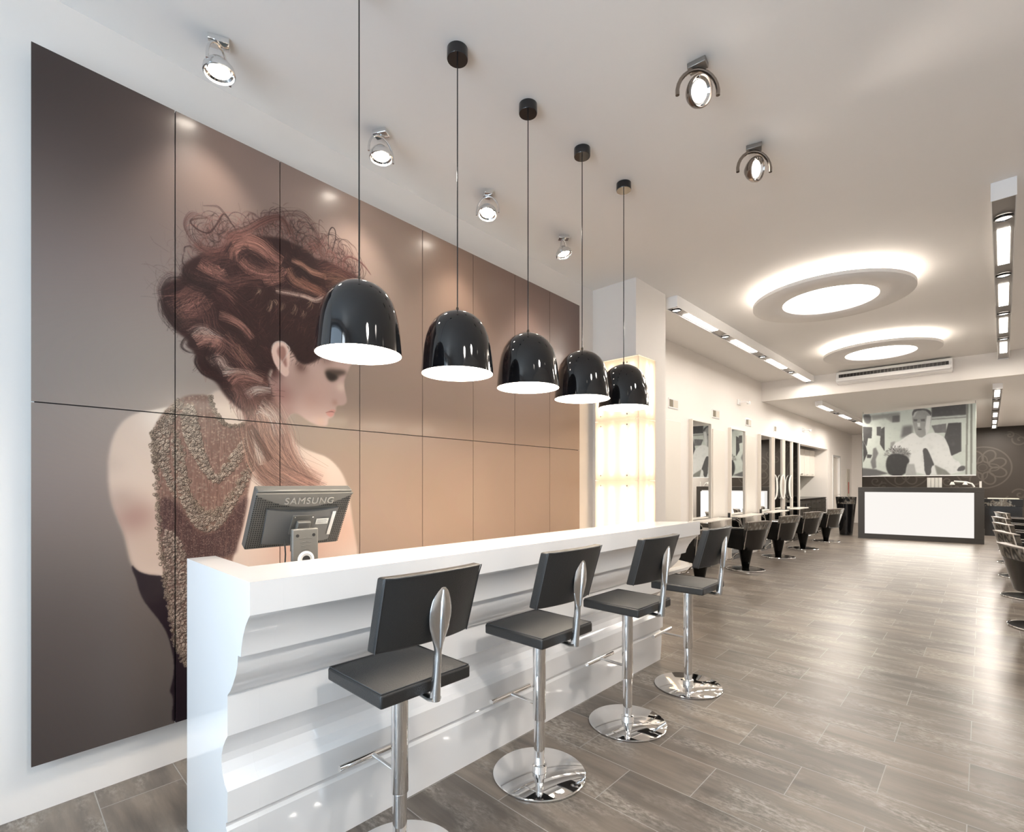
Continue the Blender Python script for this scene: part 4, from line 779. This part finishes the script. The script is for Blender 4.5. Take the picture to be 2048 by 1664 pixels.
sps = ['chrome ceiling spotlight above the mural\'s near panels, nearest of its row', 'chrome ceiling spotlight, second of its row, just right of the nearest pendant cord', 'chrome ceiling spotlight, third of its row, between the second and third pendant cords', 'small chrome ceiling spotlight farthest along the mural row']
for i, (q, am) in enumerate((((-2.66, .757, CZ), (.06, .05, -1)), ((-2.64, 1.63, CZ), (.06, .0, -1)), ((-2.63, 2.51, CZ), (.15, -.25, -1)), ((-2.62, 3.405, CZ), (.25, .10, -1)))):
    t, e = make_spot('ceiling_spotlight', q, am, sps[i], SG, 'spot_glow', .92); spotlamp(e, e+Vector((-.26, .0, -1.0)), 14, 1.35, 1.0)
for i, (q, am) in enumerate((((-1.047, 2.47, CZ), (.95, -.38, -.38)), ((-1.047, 3.325, CZ), (1.0, -.22, -.30)))):
    t, e = make_spot('ceiling_spotlight', q, am, ('steel ceiling spotlight in open white ceiling, nearer of the two right of the pendants', 'steel ceiling spotlight in open white ceiling, farther of the two right of the pendants')[i], 'spotlights over the shop floor', 'spot_dim', .96, 'steel', (.725, .689, 0)); spotlamp(e, e+Vector(am), 18, 1.2, .8)
for i, y in enumerate((.7, 1.9, 3.1)):  # three assumed spotlights, unseen, added to brighten the counter front
    t, e = make_spot('ceiling_spotlight', (.95, y, CZ), (-.9, .0, -.95), ('assumed steel ceiling spotlight, added out of view to light the near end of the counter', 'assumed steel ceiling spotlight, added out of view to light the middle of the counter', 'assumed steel ceiling spotlight, added out of view to light the far end of the counter')[i], 'spotlights over the shop floor', 'spot_dim', .84, 'steel'); spotlamp(e, (-1.70, y+.2, .75), 60, .95, 1.0, (1, .93, .86), .14)

# ------------------------------------------------------------------ illuminated pillar panel
lp_ = thing('backlit_pillar_panel', 'glowing frosted glass light box wrapped round the white pillar corner', 'light', (-2.60, 4.60, 0))
# local: x<0 along the front face (towards the mural), y>0 along the side face
zz = (.10, .82, 1.445, 2.08, 2.72)
bm = BM(); box(bm, -.445, .0, -.012, -.002, .08, 2.73); box(bm, .002, .012, -.002, .27, .08, 2.73); obj('back_sheet', bm, 'cream', lp_, smooth=False)
for k in range(4):
    z0 = zz[k]+.004; z1 = zz[k+1]-.004
    bm = BM(); box(bm, -.450, .068, -.072, -.066, z0, z1); f1 = obj('glass_pane', bm, 'frost', lp_, smooth=False)
    bm = BM(); box(bm, .066, .072, -.066, .28, z0, z1); f2 = obj('glass_pane', bm, 'frost', lp_, smooth=False)
    for x in (-.38, -.06):
        for z in (z0+.05, z1-.05):
            bm = BM(); lathe(bm, [(0, 0), (.008, 0), (.008, .005), (0, .006)], 12, mx=Matrix.Translation((x, -.072, z)) @ Matrix.Rotation(PI/2, 4, 'X')); obj('fixing_stud', bm, 'brushed', f1)
    for x in (-.385, -.245, -.105, .0):
        bm = BM(); tube(bm, [(x, -.036, z0+.05), (x, -.036, z1-.05)], .013, 10); obj('light_tube', bm, 'rod_glow', lp_)
    bm = BM(); tube(bm, [(.038, .10, z0+.05), (.038, .10, z1-.05)], .013, 10); obj('light_tube', bm, 'rod_glow', lp_)
    bm = BM(); tube(bm, [(.038, .20, z0+.05), (.038, .20, z1-.05)], .013, 10); obj('light_tube', bm, 'rod_glow', lp_)
bm = BM(); box(bm, -.454, -.450, -.072, -.002, .08, 2.73); box(bm, .0, .072, .28, .284, .08, 2.73); box(bm, -.45, .072, -.072, -.0, 2.722, 2.728); box(bm, .002, .072, .0, .28, 2.722, 2.728); obj('edge_frame', bm, 'cream', lp_, smooth=False)

# ------------------------------------------------------------------ linear ceiling lights
def strip(name, p0, p1, w, zc, h, spots, panels, label, lampname='tube_glow', pw=3.2):
    # p0,p1 centre line on plan; spots/panels are distances along it
    d = Vector((p1[0]-p0[0], p1[1]-p0[1])); Ls = d.length; t = thing(name, label, 'light', (p0[0], p0[1], zc), math.atan2(d.y, d.x)-PI/2, 'linear ceiling lights')
    tk = .006; z0 = -h
    bm = BM(); box(bm, -w/2, -w/2+tk, 0, Ls, z0, -.0005); box(bm, w/2-tk, w/2, 0, Ls, z0, -.0005); box(bm, -w/2+tk, w/2-tk, 0, tk, z0, -.0005); box(bm, -w/2+tk, w/2-tk, Ls-tk, Ls, z0, -.0005)
    obj('housing', bm, 'white', t, smooth=False)
    zr = z0+.012
    bm = BM(); box(bm, -w/2+tk, w/2-tk, tk, Ls-tk, zr, zr+.004); obj('reflector_tray', bm, 'gunmetal' if 0 else 'steel', t, smooth=False)
    for a, b in panels:
        bm = BM(); box(bm, -w/2+.028, w/2-.028, a, b, zr-.006, zr-.0005); obj('light_panel', bm, lampname, t, smooth=False)
    for a in spots:
        bm = BM(); lathe(bm, [(.056, -.002), (.056, -.016), (.048, -.02), (.045, -.008)], 28, c=(0, a, zr)); r = obj('spot_ring', bm, 'black', t)
        bm = BM(); lathe(bm, [(.045, -.010), (0, -.009)], 28, c=(0, a, zr)); obj('spot_lens', bm, 'spot_dim', r)
    for a, b in panels:
        q = Vector((p0[0], p0[1]))+d.normalized()*((a+b)/2)
        area('fluorescent_light', (q.x, q.y, zc+zr-.03), w-.05, b-a, pw, (1, .92, .83), (0, 0, math.atan2(d.y, d.x)-PI/2))
    return t
strip('linear_ceiling_light', (-2.575, 5.36), (-2.49, 11.27), .135, CZ, .13, (.12, 1.57, 3.08, 4.60), ((.36, 1.22), (1.86, 2.72), (3.38, 4.24), (4.89, 5.75)), 'long white box light with four glowing panels, on the high ceiling beside the pillar')
strip('linear_ceiling_light', (.108, 4.90), (.245, 11.26), .132, CZ, .13, (.37, 1.83, 3.36, 4.80), ((.62, 1.50), (2.15, 3.00), (3.62, 4.42), (5.08, 5.86)), 'long box light with four glowing panels on the high ceiling at the photo\'s right edge')
strip('linear_ceiling_light', (-2.50, 12.0), (-2.42, 17.6), .135, Z2, .10, (1.60, 3.6), ((.15, 1.10), (2.1, 3.1), (4.1, 5.1)), 'white box light on the lower ceiling, running behind the hanging screen', pw=17)
strip('linear_ceiling_light', (.19, 12.0), (.25, 20.7), .125, Z2, .10, (1.50, 3.4, 5.6, 7.4), ((.25, 1.15), (2.1, 3.0), (4.2, 5.1), (6.1, 7.0), (7.7, 8.5)), 'box light on the lower ceiling at right, ending before the dark patterned wall', pw=17)

# ------------------------------------------------------------------ ring lights
def ringlight(c, R, ri, label):
    t = thing('ring_ceiling_light', label, 'light', (c[0], c[1], CZ), 0, 'round ring lights'); zb = -.15
    bm = BM(); lathe(bm, [(R, zb+.002), (R, zb+.035), (R-.01, zb+.04), (ri+.004, zb+.04), (ri, zb+.035), (ri, zb+.002), (ri+.002, zb), (R-.002, zb), (R, zb+.002)], 96); obj('ring_disc', bm, 'ceil', t, angle=50)
    bm = BM(); lathe(bm, [(ri+.03, zb+.055), (0, zb+.056)], 72); obj('centre_diffuser', bm, 'disc_glow', t)
    bm = BM()
    n = 72; tube(bm, [((R-.09)*math.cos(2*PI*k/n), (R-.09)*math.sin(2*PI*k/n), zb+.062) for k in range(n+1)], .014, 10, caps=False); obj('hidden_tube', bm, 'ring_glow', t)
    for k in range(4):
        a = PI/4+PI/2*k; bm = BM(); tube(bm, [((R-.16)*math.cos(a), (R-.16)*math.sin(a), zb+.038), ((R-.16)*math.cos(a), (R-.16)*math.sin(a), -.0005)], .006, 8); obj('suspension_rod', bm, 'white', t)
    l = bpy.data.lights.new('centre_light', 'AREA'); l.shape = 'DISK'; l.size = ri*1.9; l.energy = 12; l.color = (1, .92, .82); lo = bpy.data.objects.new('centre_light', l); C.objects.link(lo); lo.location = (c[0], c[1], CZ+zb-.01)
ringlight((-1.21, 6.28), .745, .445, 'round white ring ceiling light with glowing centre, the nearer and larger-looking one')
ringlight((-1.135, 9.36), .735, .445, 'round white ring ceiling light with glowing centre, the farther one before the air conditioner')

# ------------------------------------------------------------------ air conditioner
ac = thing('air_conditioner', 'long white wall air conditioner with dark slot, on the ceiling beam behind the ring lights', 'air conditioner', (-1.19, 11.279, 3.30))
bm = BM(); pr = [(-.0, .0), (-.17, .015), (-.225, .06), (-.23, .17), (-.20, .22), (-.0, .23)]
a_ = [bm.verts.new((-.83, y, z)) for y, z in pr]; b_ = [bm.verts.new((.83, y, z)) for y, z in pr]
for i in range(len(pr)): bm.faces.new((a_[i], a_[(i+1) % len(pr)], b_[(i+1) % len(pr)], b_[i]))
bm.faces.new(a_[::-1]); bm.faces.new(b_); obj('casing', bm, 'white', ac, bevel=.012, seg=3)
bx('air_slot', (-.78, .78, -.236, -.2305, .105, .165), 'black', ac)
bx('front_flap', (-.80, .80, -.238, -.2315, .04, .095), 'white', ac, bevel=.002)
bm = BM()
for k in range(30): box(bm, -.76+k*.0515, -.757+k*.0515, -.239, -.2365, .107, .163)
obj('slot_fins', bm, 'steel', ac, smooth=False)

# ------------------------------------------------------------------ left wall: vents, mirrors, shelves, panels
for i, (y, z) in enumerate(((7.12, 2.62), (8.77, 2.63), (10.43, 2.635), (12.27, 2.64))):
    t = thing('wall_vent', ('small beige wall vent nearest the pillar', 'small wall vent above the gap between the first and second tall mirrors', 'small wall vent above the gap between the second and third tall mirrors', 'small wall vent farthest from the pillar, above the dark mirrors')[i], 'vent', (XW, y, z), 0, 'vents along the left wall')
    bx('frame', (.0005, .012, -.16, .16, -.075, .075), 'white', t, bevel=.002); bx('dark_grille', (.0125, .015, -.14, -.02, -.055, .055), 'slot', t); bx('pale_grille', (.0125, .015, .0, .14, -.055, .055), 'slot2', t)
MZ = 2.42
for i, (y0, y1, m_) in enumerate(((7.70, 8.43, 'mirror'), (9.38, 10.10, 'mirror'), (11.05, 11.76, 'mirror'), (11.98, 12.58, 'mirror'), (12.78, 13.36, 'mirror'), (13.44, 14.02, 'smoke'))):
    t = thing('standing_mirror' if i < 5 else 'dark_glass_panel', ('tall narrow wall mirror nearest the pillar', 'second tall wall mirror from the pillar', 'third tall wall mirror, with dark reflections, left one of the close-set group', 'fourth tall wall mirror, second of the close-set group', 'fifth tall wall mirror, third of the close-set group', 'tall smoked glass panel between the last mirror and the kitchen alcove')[i], 'mirror' if i < 5 else 'panel', (XW, (y0+y1)/2, 0), 0, 'tall mirrors on the left wall' if i < 5 else None)
    h = (y1-y0)/2
    bm = BM(); box(bm, .0005, .06, -h-.025, -h, .0, MZ+.02); box(bm, .0005, .06, h, h+.025, 0, MZ+.02); box(bm, .0005, .06, -h, h, MZ, MZ+.02); obj('frame', bm, 'cream', t, smooth=False)
    bx('mirror_glass', (.03, .036, -h, h, .20, MZ), m_, t); bx('kick_plate', (.03, .05, -h, h, 0, .1995), 'black', t)
for i, (y0, y1) in enumerate(((6.55, 7.35), (8.62, 9.15), (10.28, 10.82))):
    o = bx('wall_panel', (XW+.0005, XW+.02, y0, y1, .1, 2.36), 'cream', bevel=.004); tag(o, ('cream panel on the wall between the pillar and the first mirror', 'cream wall panel between the first and second tall mirrors', 'cream wall panel between the second and third tall mirrors')[i], 'panel', 'cream wall panels')
for i, (y0, y1, lab) in enumerate(((7.55, 8.75, 'slim white shelf across the first tall mirror'), (9.2, 10.45, 'slim white shelf across the second tall mirror'), (11.0, 12.2, 'slim white shelf across the third tall mirror'), (12.9, 13.9, 'slim white shelf across the last mirrors, before the alcove'))):
    t = thing('styling_shelf', lab, 'shelf', (XW, y0, .80), 0, 'styling shelves on the left wall')
    bx('board', (.065, .29, 0, y1-y0, .0, .022), 'cream', t, bevel=.003); bx('dark_end', (.065, .30, y1-y0+.0005, y1-y0+.22, -.004, .026), 'black', t, bevel=.003)
    bm = BM(); tube(bm, [(.2, y1-y0+.11, .026), (.2, y1-y0+.11, .10)], .022, 14); obj('dryer_holder', bm, 'black', t)
    for yb_ in (.1, y1-y0-.1):
        bm = BM(); tube(bm, [(.062, yb_, -.03), (.12, yb_, -.03), (.16, yb_, -.002)], .008, 8); obj('bracket', bm, 'chrome', t)
# white ring emblem set just in front of the dark group
em = thing('white_loops', 'white curved letter-like loops DOOC in front of the dark mirrors', 'loopwork', (XW+.0615, 12.55, 1.33))
def arcloop(y, hw, hh, a0, a1, th=.045):
    bm = BM(); n = 26
    def P(t, s): a = a0+(a1-a0)*t; k = th*(.55+.75*abs(math.cos(a))); return (y+(hw+s*k)*math.cos(a), (hh+s*k*.35)*math.sin(a))
    slab(bm, lambda i, j: Vector((.012, *P(i, j*2-1))), lambda i, j: Vector((.0, *P(i, j*2-1))), n, 1); obj('letter_loop', bm, 'paper', em, smooth=False)
arcloop(-.62, .20, .27, -PI/2, PI/2); arcloop(.02, .17, .27, 0, 2*PI); arcloop(.74, .20, .27, PI/2, 3*PI/2)
# two small sensors high on the wall
for i, (y, z) in enumerate(((9.9, 2.97), (14.6, 2.80))):
    t = thing('wall_bracket', ('small white wall bracket high on the wall over the second mirror', 'small white wall bracket high over the kitchen alcove')[i], 'bracket', (XW, y, z)); bx('plate', (.0005, .02, -.07, .07, -.05, .05), 'white', t, bevel=.003)
    bm = BM(); tube(bm, [(.02, 0, 0), (.14, .02, 0), (.14, .12, -.02)], .012, 8); obj('arm', bm, 'white', t); bx('head', (.11, .17, .12, .17, -.04, .02), 'white', t, bevel=.004)

# ------------------------------------------------------------------ kitchen alcove
kb = thing('base_cabinet', 'low dark kitchen cabinet with small metal handles inside the wall alcove', 'cabinet', (XW-.05, 14.345, 0))
bx('body', (-.60, 0, 0, 3.11, .0, .96), 'wood_dark', kb); bx('worktop', (-.65, .02, 0, 3.11, .9605, 1.0), 'black', kb, bevel=.003)
for k in range(5):
    d = bx('drawer_front', (.0005, .02, .02+k*.62, .60+k*.62, .70, .94), 'wood_dark', kb, bevel=.002); bx('handle', (.0205, .04, .20+k*.62, .42+k*.62, .855, .87), 'chrome', d)
    d = bx('door', (.0005, .02, .02+k*.62, .60+k*.62, .02, .69), 'wood_dark', kb, bevel=.002); bx('handle', (.0205, .04, .20+k*.62, .42+k*.62, .63, .645), 'chrome', d)
ku = thing('upper_cabinet', 'cream wall cabinets over the dark kitchen cabinet in the alcove', 'cabinet', (XW-.36, 14.36, 1.62))
bx('body', (-.35, 0, 0, 3.11, 0, .78), 'cream', ku)
for k in range(5):
    d = bx('door', (.0005, .02, .01+k*.62, .61+k*.62, .01, .77), 'cream', ku, bevel=.002); bx('handle', (.0205, .04, .22+k*.62, .40+k*.62, .05, .065), 'chrome', d)
o = bx('glass_splashback', (-4.149, -4.14, 14.36, 17.44, 1.001, 1.60), 'splash'); tag(o, 'pale green glass splashback above the dark kitchen worktop', 'splashback')
o = bx('framed_picture', (-3.92, -3.56, 14.331, 14.341, 1.0, 1.58), 'bronze'); o2 = bx('print', (-3.90, -3.58, 14.3412, 14.344, 1.02, 1.56), mat('copper_print', (.55, .25, .15), .5), o); tag(o, 'narrow copper-toned picture at the near side of the alcove', 'picture')
# door beyond the alcove
dr = bx('door_1', (XW-.10, XW-.05, 18.20, 19.18, 0.01, 2.24), 'cream', bevel=.003, kind=KS)
bm = BM(); tube(bm, [(XW-.05, 19.05, 1.05), (XW+.02, 19.05, 1.05), (XW+.02, 18.92, 1.05)], .011, 10); obj('handle', bm, 'chrome', dr)
bx('trim_2', (XW-.149, XW+.015, 18.121, 18.199, 0, 2.299), 'white', kind=KS); bx('trim_3', (XW-.149, XW+.015, 19.181, 19.259, 0, 2.299), 'white', kind=KS); bx('trim_4', (XW-.149, XW+.015, 18.2, 19.18, 2.241, 2.299), 'white', kind=KS)
fe = thing('safety_sign_board', 'narrow beige board with a small red sign on the far left wall', 'sign', (XW, 20.6, .7)); bx('board', (.0005, .015, -.25, .25, -.1, 1.2), 'plinth' if 0 else 'slot2', fe); bx('red_sign', (.0155, .019, -.06, .06, .35, .75), 'red', fe)

# ------------------------------------------------------------------ washing desk with lit front
DA = Vector((-2.34, 15.50, 0)); DB = Vector((.03, 15.84, 0)); DL = (DB-DA).length
dk = thing('wash_desk', 'wide taupe desk with a large glowing white front panel, at the end of the salon', 'desk', tuple(DA), math.atan2((DB-DA).y, (DB-DA).x))
HT = 1.31
bx('top_rail', (0, DL, 0, .5, 1.19, HT), 'desk', dk, bevel=.003); bx('bottom_rail', (0, DL, 0, .5, 0, .125), 'desk', dk)
bx('side_rail', (0, .14, 0, .5, .1255, 1.1895), 'desk', dk); bx('side_rail', (DL-.17, DL, 0, .5, .1255, 1.1895), 'desk', dk)
bx('light_panel', (.1405, DL-.1705, .03, .05, .1255, 1.1895), 'desk_glow', dk); bx('back_panel', (.1405, DL-.1705, .4, .42, .1255, 1.1895), 'desk', dk)
area('desk_panel_light', (-1.15, 15.58, .65), 2.0, 1.0, 6, (1, .92, .80), (-PI/2, 0, 0.14))
# things on the desk
def ondesk(x, y): q = DA+Vector((DB-DA)).normalized()*x; return (q.x, q.y+y, HT+.0002)
t = thing('towel_stack', 'upright bundle of pale rolled towels on the desk, below the screen', 'towels', ondesk(1.50, .25))
for k in range(4):
    bm = BM(); tube(bm, [(-.105+.07*k, 0, 0), (-.105+.07*k, 0, .24)], .034, 14); obj('rolled_towel', bm, 'paper', t)
t = thing('wash_tap', 'two-headed cream shower tap on the desk, right below the screen', 'tap', ondesk(2.02, .25))
bm = BM(); tube(bm, [(.20, 0, .012), (.16, 0, .09), (.06, 0, .13), (-.16, 0, .15)], .02, 10); obj('neck', bm, 'paper', t)
for x in (-.19, .04):
    bm = BM(); lathe(bm, [(0, .05), (.02, .05), (.05, -.02), (0, -.02)], 16, c=(x, 0, .09)); obj('spray_head', bm, 'paper', t)
t = thing('desk_post', 'short cream post at the right end of the desk top', 'post', ondesk(2.33, .2)); bm = BM(); lathe(bm, [(0, 0), (.02, 0), (.02, .15), (0, .15)], 14); obj('shaft', bm, 'paper', t)
# hanging projection screen
SA = Vector((-2.119, 14.62, 0)); SB = Vector((-.098, 14.17, 0)); SL = (SB-SA).length
hs = thing('hanging_screen', 'hanging screen showing a black and white picture of a man in a white shirt', 'screen', tuple(SA), math.atan2((SB-SA).y, (SB-SA).x))
o = bx('screen_sheet', (0, SL, 0, .012, 1.59, 3.09), screen_mat, hs); setuv(o, lambda c: (c.x/SL, (c.z-1.59)/1.5))
bx('bottom_bar', (0, SL, -.002, .014, 1.575, 1.5895), 'white', hs)
for x in (.01, SL-.01):
    bm = BM(); tube(bm, [(x, .006, 3.0905), (x, .006, Z2-.0005)], .006, 8); obj('suspension_rod', bm, 'steel', hs)
# planters / bins with patterned rims
def planter(loc, label, r0, r1, h, group=None):
    t = thing('tapered_planter', label, 'planter', loc, 0, group)
    bm = BM(); lathe(bm, [(0, 0), (r0, 0), (r0+(r1-r0)*.82, h*.82), (0, h*.82)], 40); obj('pot', bm, 'blackgloss', t, angle=50)
    bm = BM(); lathe(bm, [(r0+(r1-r0)*.82+.003, h*.8205), (r1, h), (r1-.02, h), (r0+(r1-r0)*.82-.03, h*.8205)], 40); b_ = obj('patterned_band', bm, scroll_mat, t, angle=50)
    setuv(b_, lambda c: (math.atan2(c.y, c.x)/(2*PI)*2, c.z*1.0)); return t
planter((-2.72, 16.2, 0), 'tall black tapered planter with scroll rim, left of the glowing desk', .15, .24, 1.04)
t = thing('black_cabinet', 'wide black cabinet with scroll-patterned top band, right of the glowing desk by the dark wall', 'cabinet', (.40, 18.8, 0))
bx('body', (-.36, .36, -.25, .25, 0, .80), 'black', t, bevel=.004); o = bx('patterned_band', (-.37, .37, -.26, .26, .8005, .99), scroll_mat, t); setuv(o, lambda c: (c.x+c.y, c.z)); bx('top_trim', (-.30, .30, -.24, .24, .9905, 1.01), 'cream', t)

# ------------------------------------------------------------------ salon chairs (local: front faces +x)
def make_chair():
    t = thing('salon_chair', '', 'chair')
    def shell(i, j, off):
        a = (i-.5)*2; z = .36+.46*j; y = a*(.235+.055*j); cur = .10*a*a; x = -.17-.115*j+cur+off
        return Vector((x, y, z-.02*a*a*j))
    def part(j0, j1, name, m, par, o0, o1):
        bm = BM(); slab(bm, lambda i, j: shell(i, j0+(j1-j0)*j, o0), lambda i, j: shell(i, j0+(j1-j0)*j, o1), 14, 6); return obj(name, bm, m, par, bevel=.004)
    bk_ = part(0, .70, 'backrest', 'black', t, -.035, .03)
    pb = part(.701, .96, 'patterned_band', scroll_mat, bk_, -.035, .028); setuv(pb, lambda c: (c.y*1.1+.5, c.z*1.1))
    part(.9605, 1.0, 'back_rim', 'plinth', bk_, -.04, .035)
    for s in (-1, 1):
        pts = [shell(0 if s < 0 else 1, k/8, -.03)+Vector((-.004, s*.010, 0)) for k in range(9)]
        bm = BM(); tube(bm, pts, .0075, 8); obj('metal_edge', bm, 'chrome', bk_)
    bm = BM(); cushion(bm, -.14, .30, -.205, .205, .40, .47, .015); obj('seat_cushion', bm, 'black', t, bevel=.008)
    bm = BM(); prism(bm, [(-.15, .34), (.26, .36), (.31, .399), (-.15, .399)], -.22, .22); obj('seat_base', bm, 'chairgloss', t, bevel=.006)
    for s in (-1, 1):
        y0, y1 = (s*.222, s*.262) if s > 0 else (s*.262, s*.222)
        bm = BM(); prism(bm, [(-.10, .34), (.24, .36), (.33, .44), (.33, .62), (.29, .665), (-.14, .69)], y0, y1); ar = obj('armrest', bm, 'chairgloss', t, bevel=.006)
        bm = BM(); tube(bm, [(-.15, s*.242, .70), (.10, s*.242, .69), (.28, s*.242, .68), (.335, s*.242, .64), (.345, s*.242, .56)], .016, 8, flat=.6); obj('arm_trim', bm, 'brushed', ar)
    bm = BM(); lathe(bm, [(0, .025), (.052, .025), (.058, .06), (.112, .339), (0, .339)], 32, c=(.04, 0, 0)); obj('pedestal', bm, 'chairgloss', t)
    bm = BM(); lathe(bm, [(0, .0), (.285, .0), (.285, .014), (.05, .024), (0, .024)], 64, c=(.04, 0, 0)); bd = obj('base_disc', bm, 'chairgloss', t, angle=30)
    bm = BM(); tube(bm, [(.04+.288*math.cos(2*PI*k/64), .288*math.sin(2*PI*k/64), .010) for k in range(65)], .0085, 8, caps=False); obj('chrome_rim', bm, 'chrome', bd)
    bm = BM(); tube(bm, [(.08, -.04, .30), (.25, -.05, .22), (.34, -.05, .13), (.42, -.04, .11)], .012, 8); f = obj('footrest_arm', bm, 'chrome', t)
    bm = BM(); tube(bm, [(.41, -.17, .11), (.42, -.04, .11), (.41, .11, .11)], .014, 8); obj('footrest_bar', bm, 'chrome', t)
    return t
chair = make_chair()
CL = [((-2.80, 6.75, 0), PI-.35, 'black salon chair nearest the pillar, partly hidden behind the farthest bar stool', 'l'), ((-2.79, 8.55, 0), PI-.30, 'black salon chair facing the first mirrors, with its whole round base in view', 'l'), ((-2.81, 10.42, 0), PI-.30, 'third black salon chair of the left row, counted from the pillar', 'l'),
      ((-2.78, 12.10, 0), PI-.35, 'fourth black salon chair of the left row, in front of the last mirrors', 'l'), ((-2.73, 14.02, 0), PI-.32, 'farthest black salon chair of the left row, before the kitchen alcove', 'l'),
      ((.43, 7.05, 0), .22, 'black scroll-backed salon chair at the photo\'s right edge, nearest of the right row', 'r'), ((.42, 8.85, 0), .20, 'second black scroll-backed salon chair of the right row', 'r'), ((.43, 10.65, 0), .20, 'third black scroll-backed salon chair of the right row', 'r'),
      ((.44, 12.5, 0), .20, 'fourth black scroll-backed salon chair of the right row', 'r'), ((.50, 14.6, 0), .20, 'farthest black scroll-backed salon chair of the right row, by the glowing desk', 'r')]
for i, (q, rz, lab, s) in enumerate(CL):
    g_ = 'salon chairs in the left row' if s == 'l' else 'salon chairs in the right row'
    if i == 0: chair.location = q; chair.rotation_euler = (0, 0, rz); chair['label'] = lab; chair['group'] = g_
    else: dup(chair, q, rz, lab, g_)
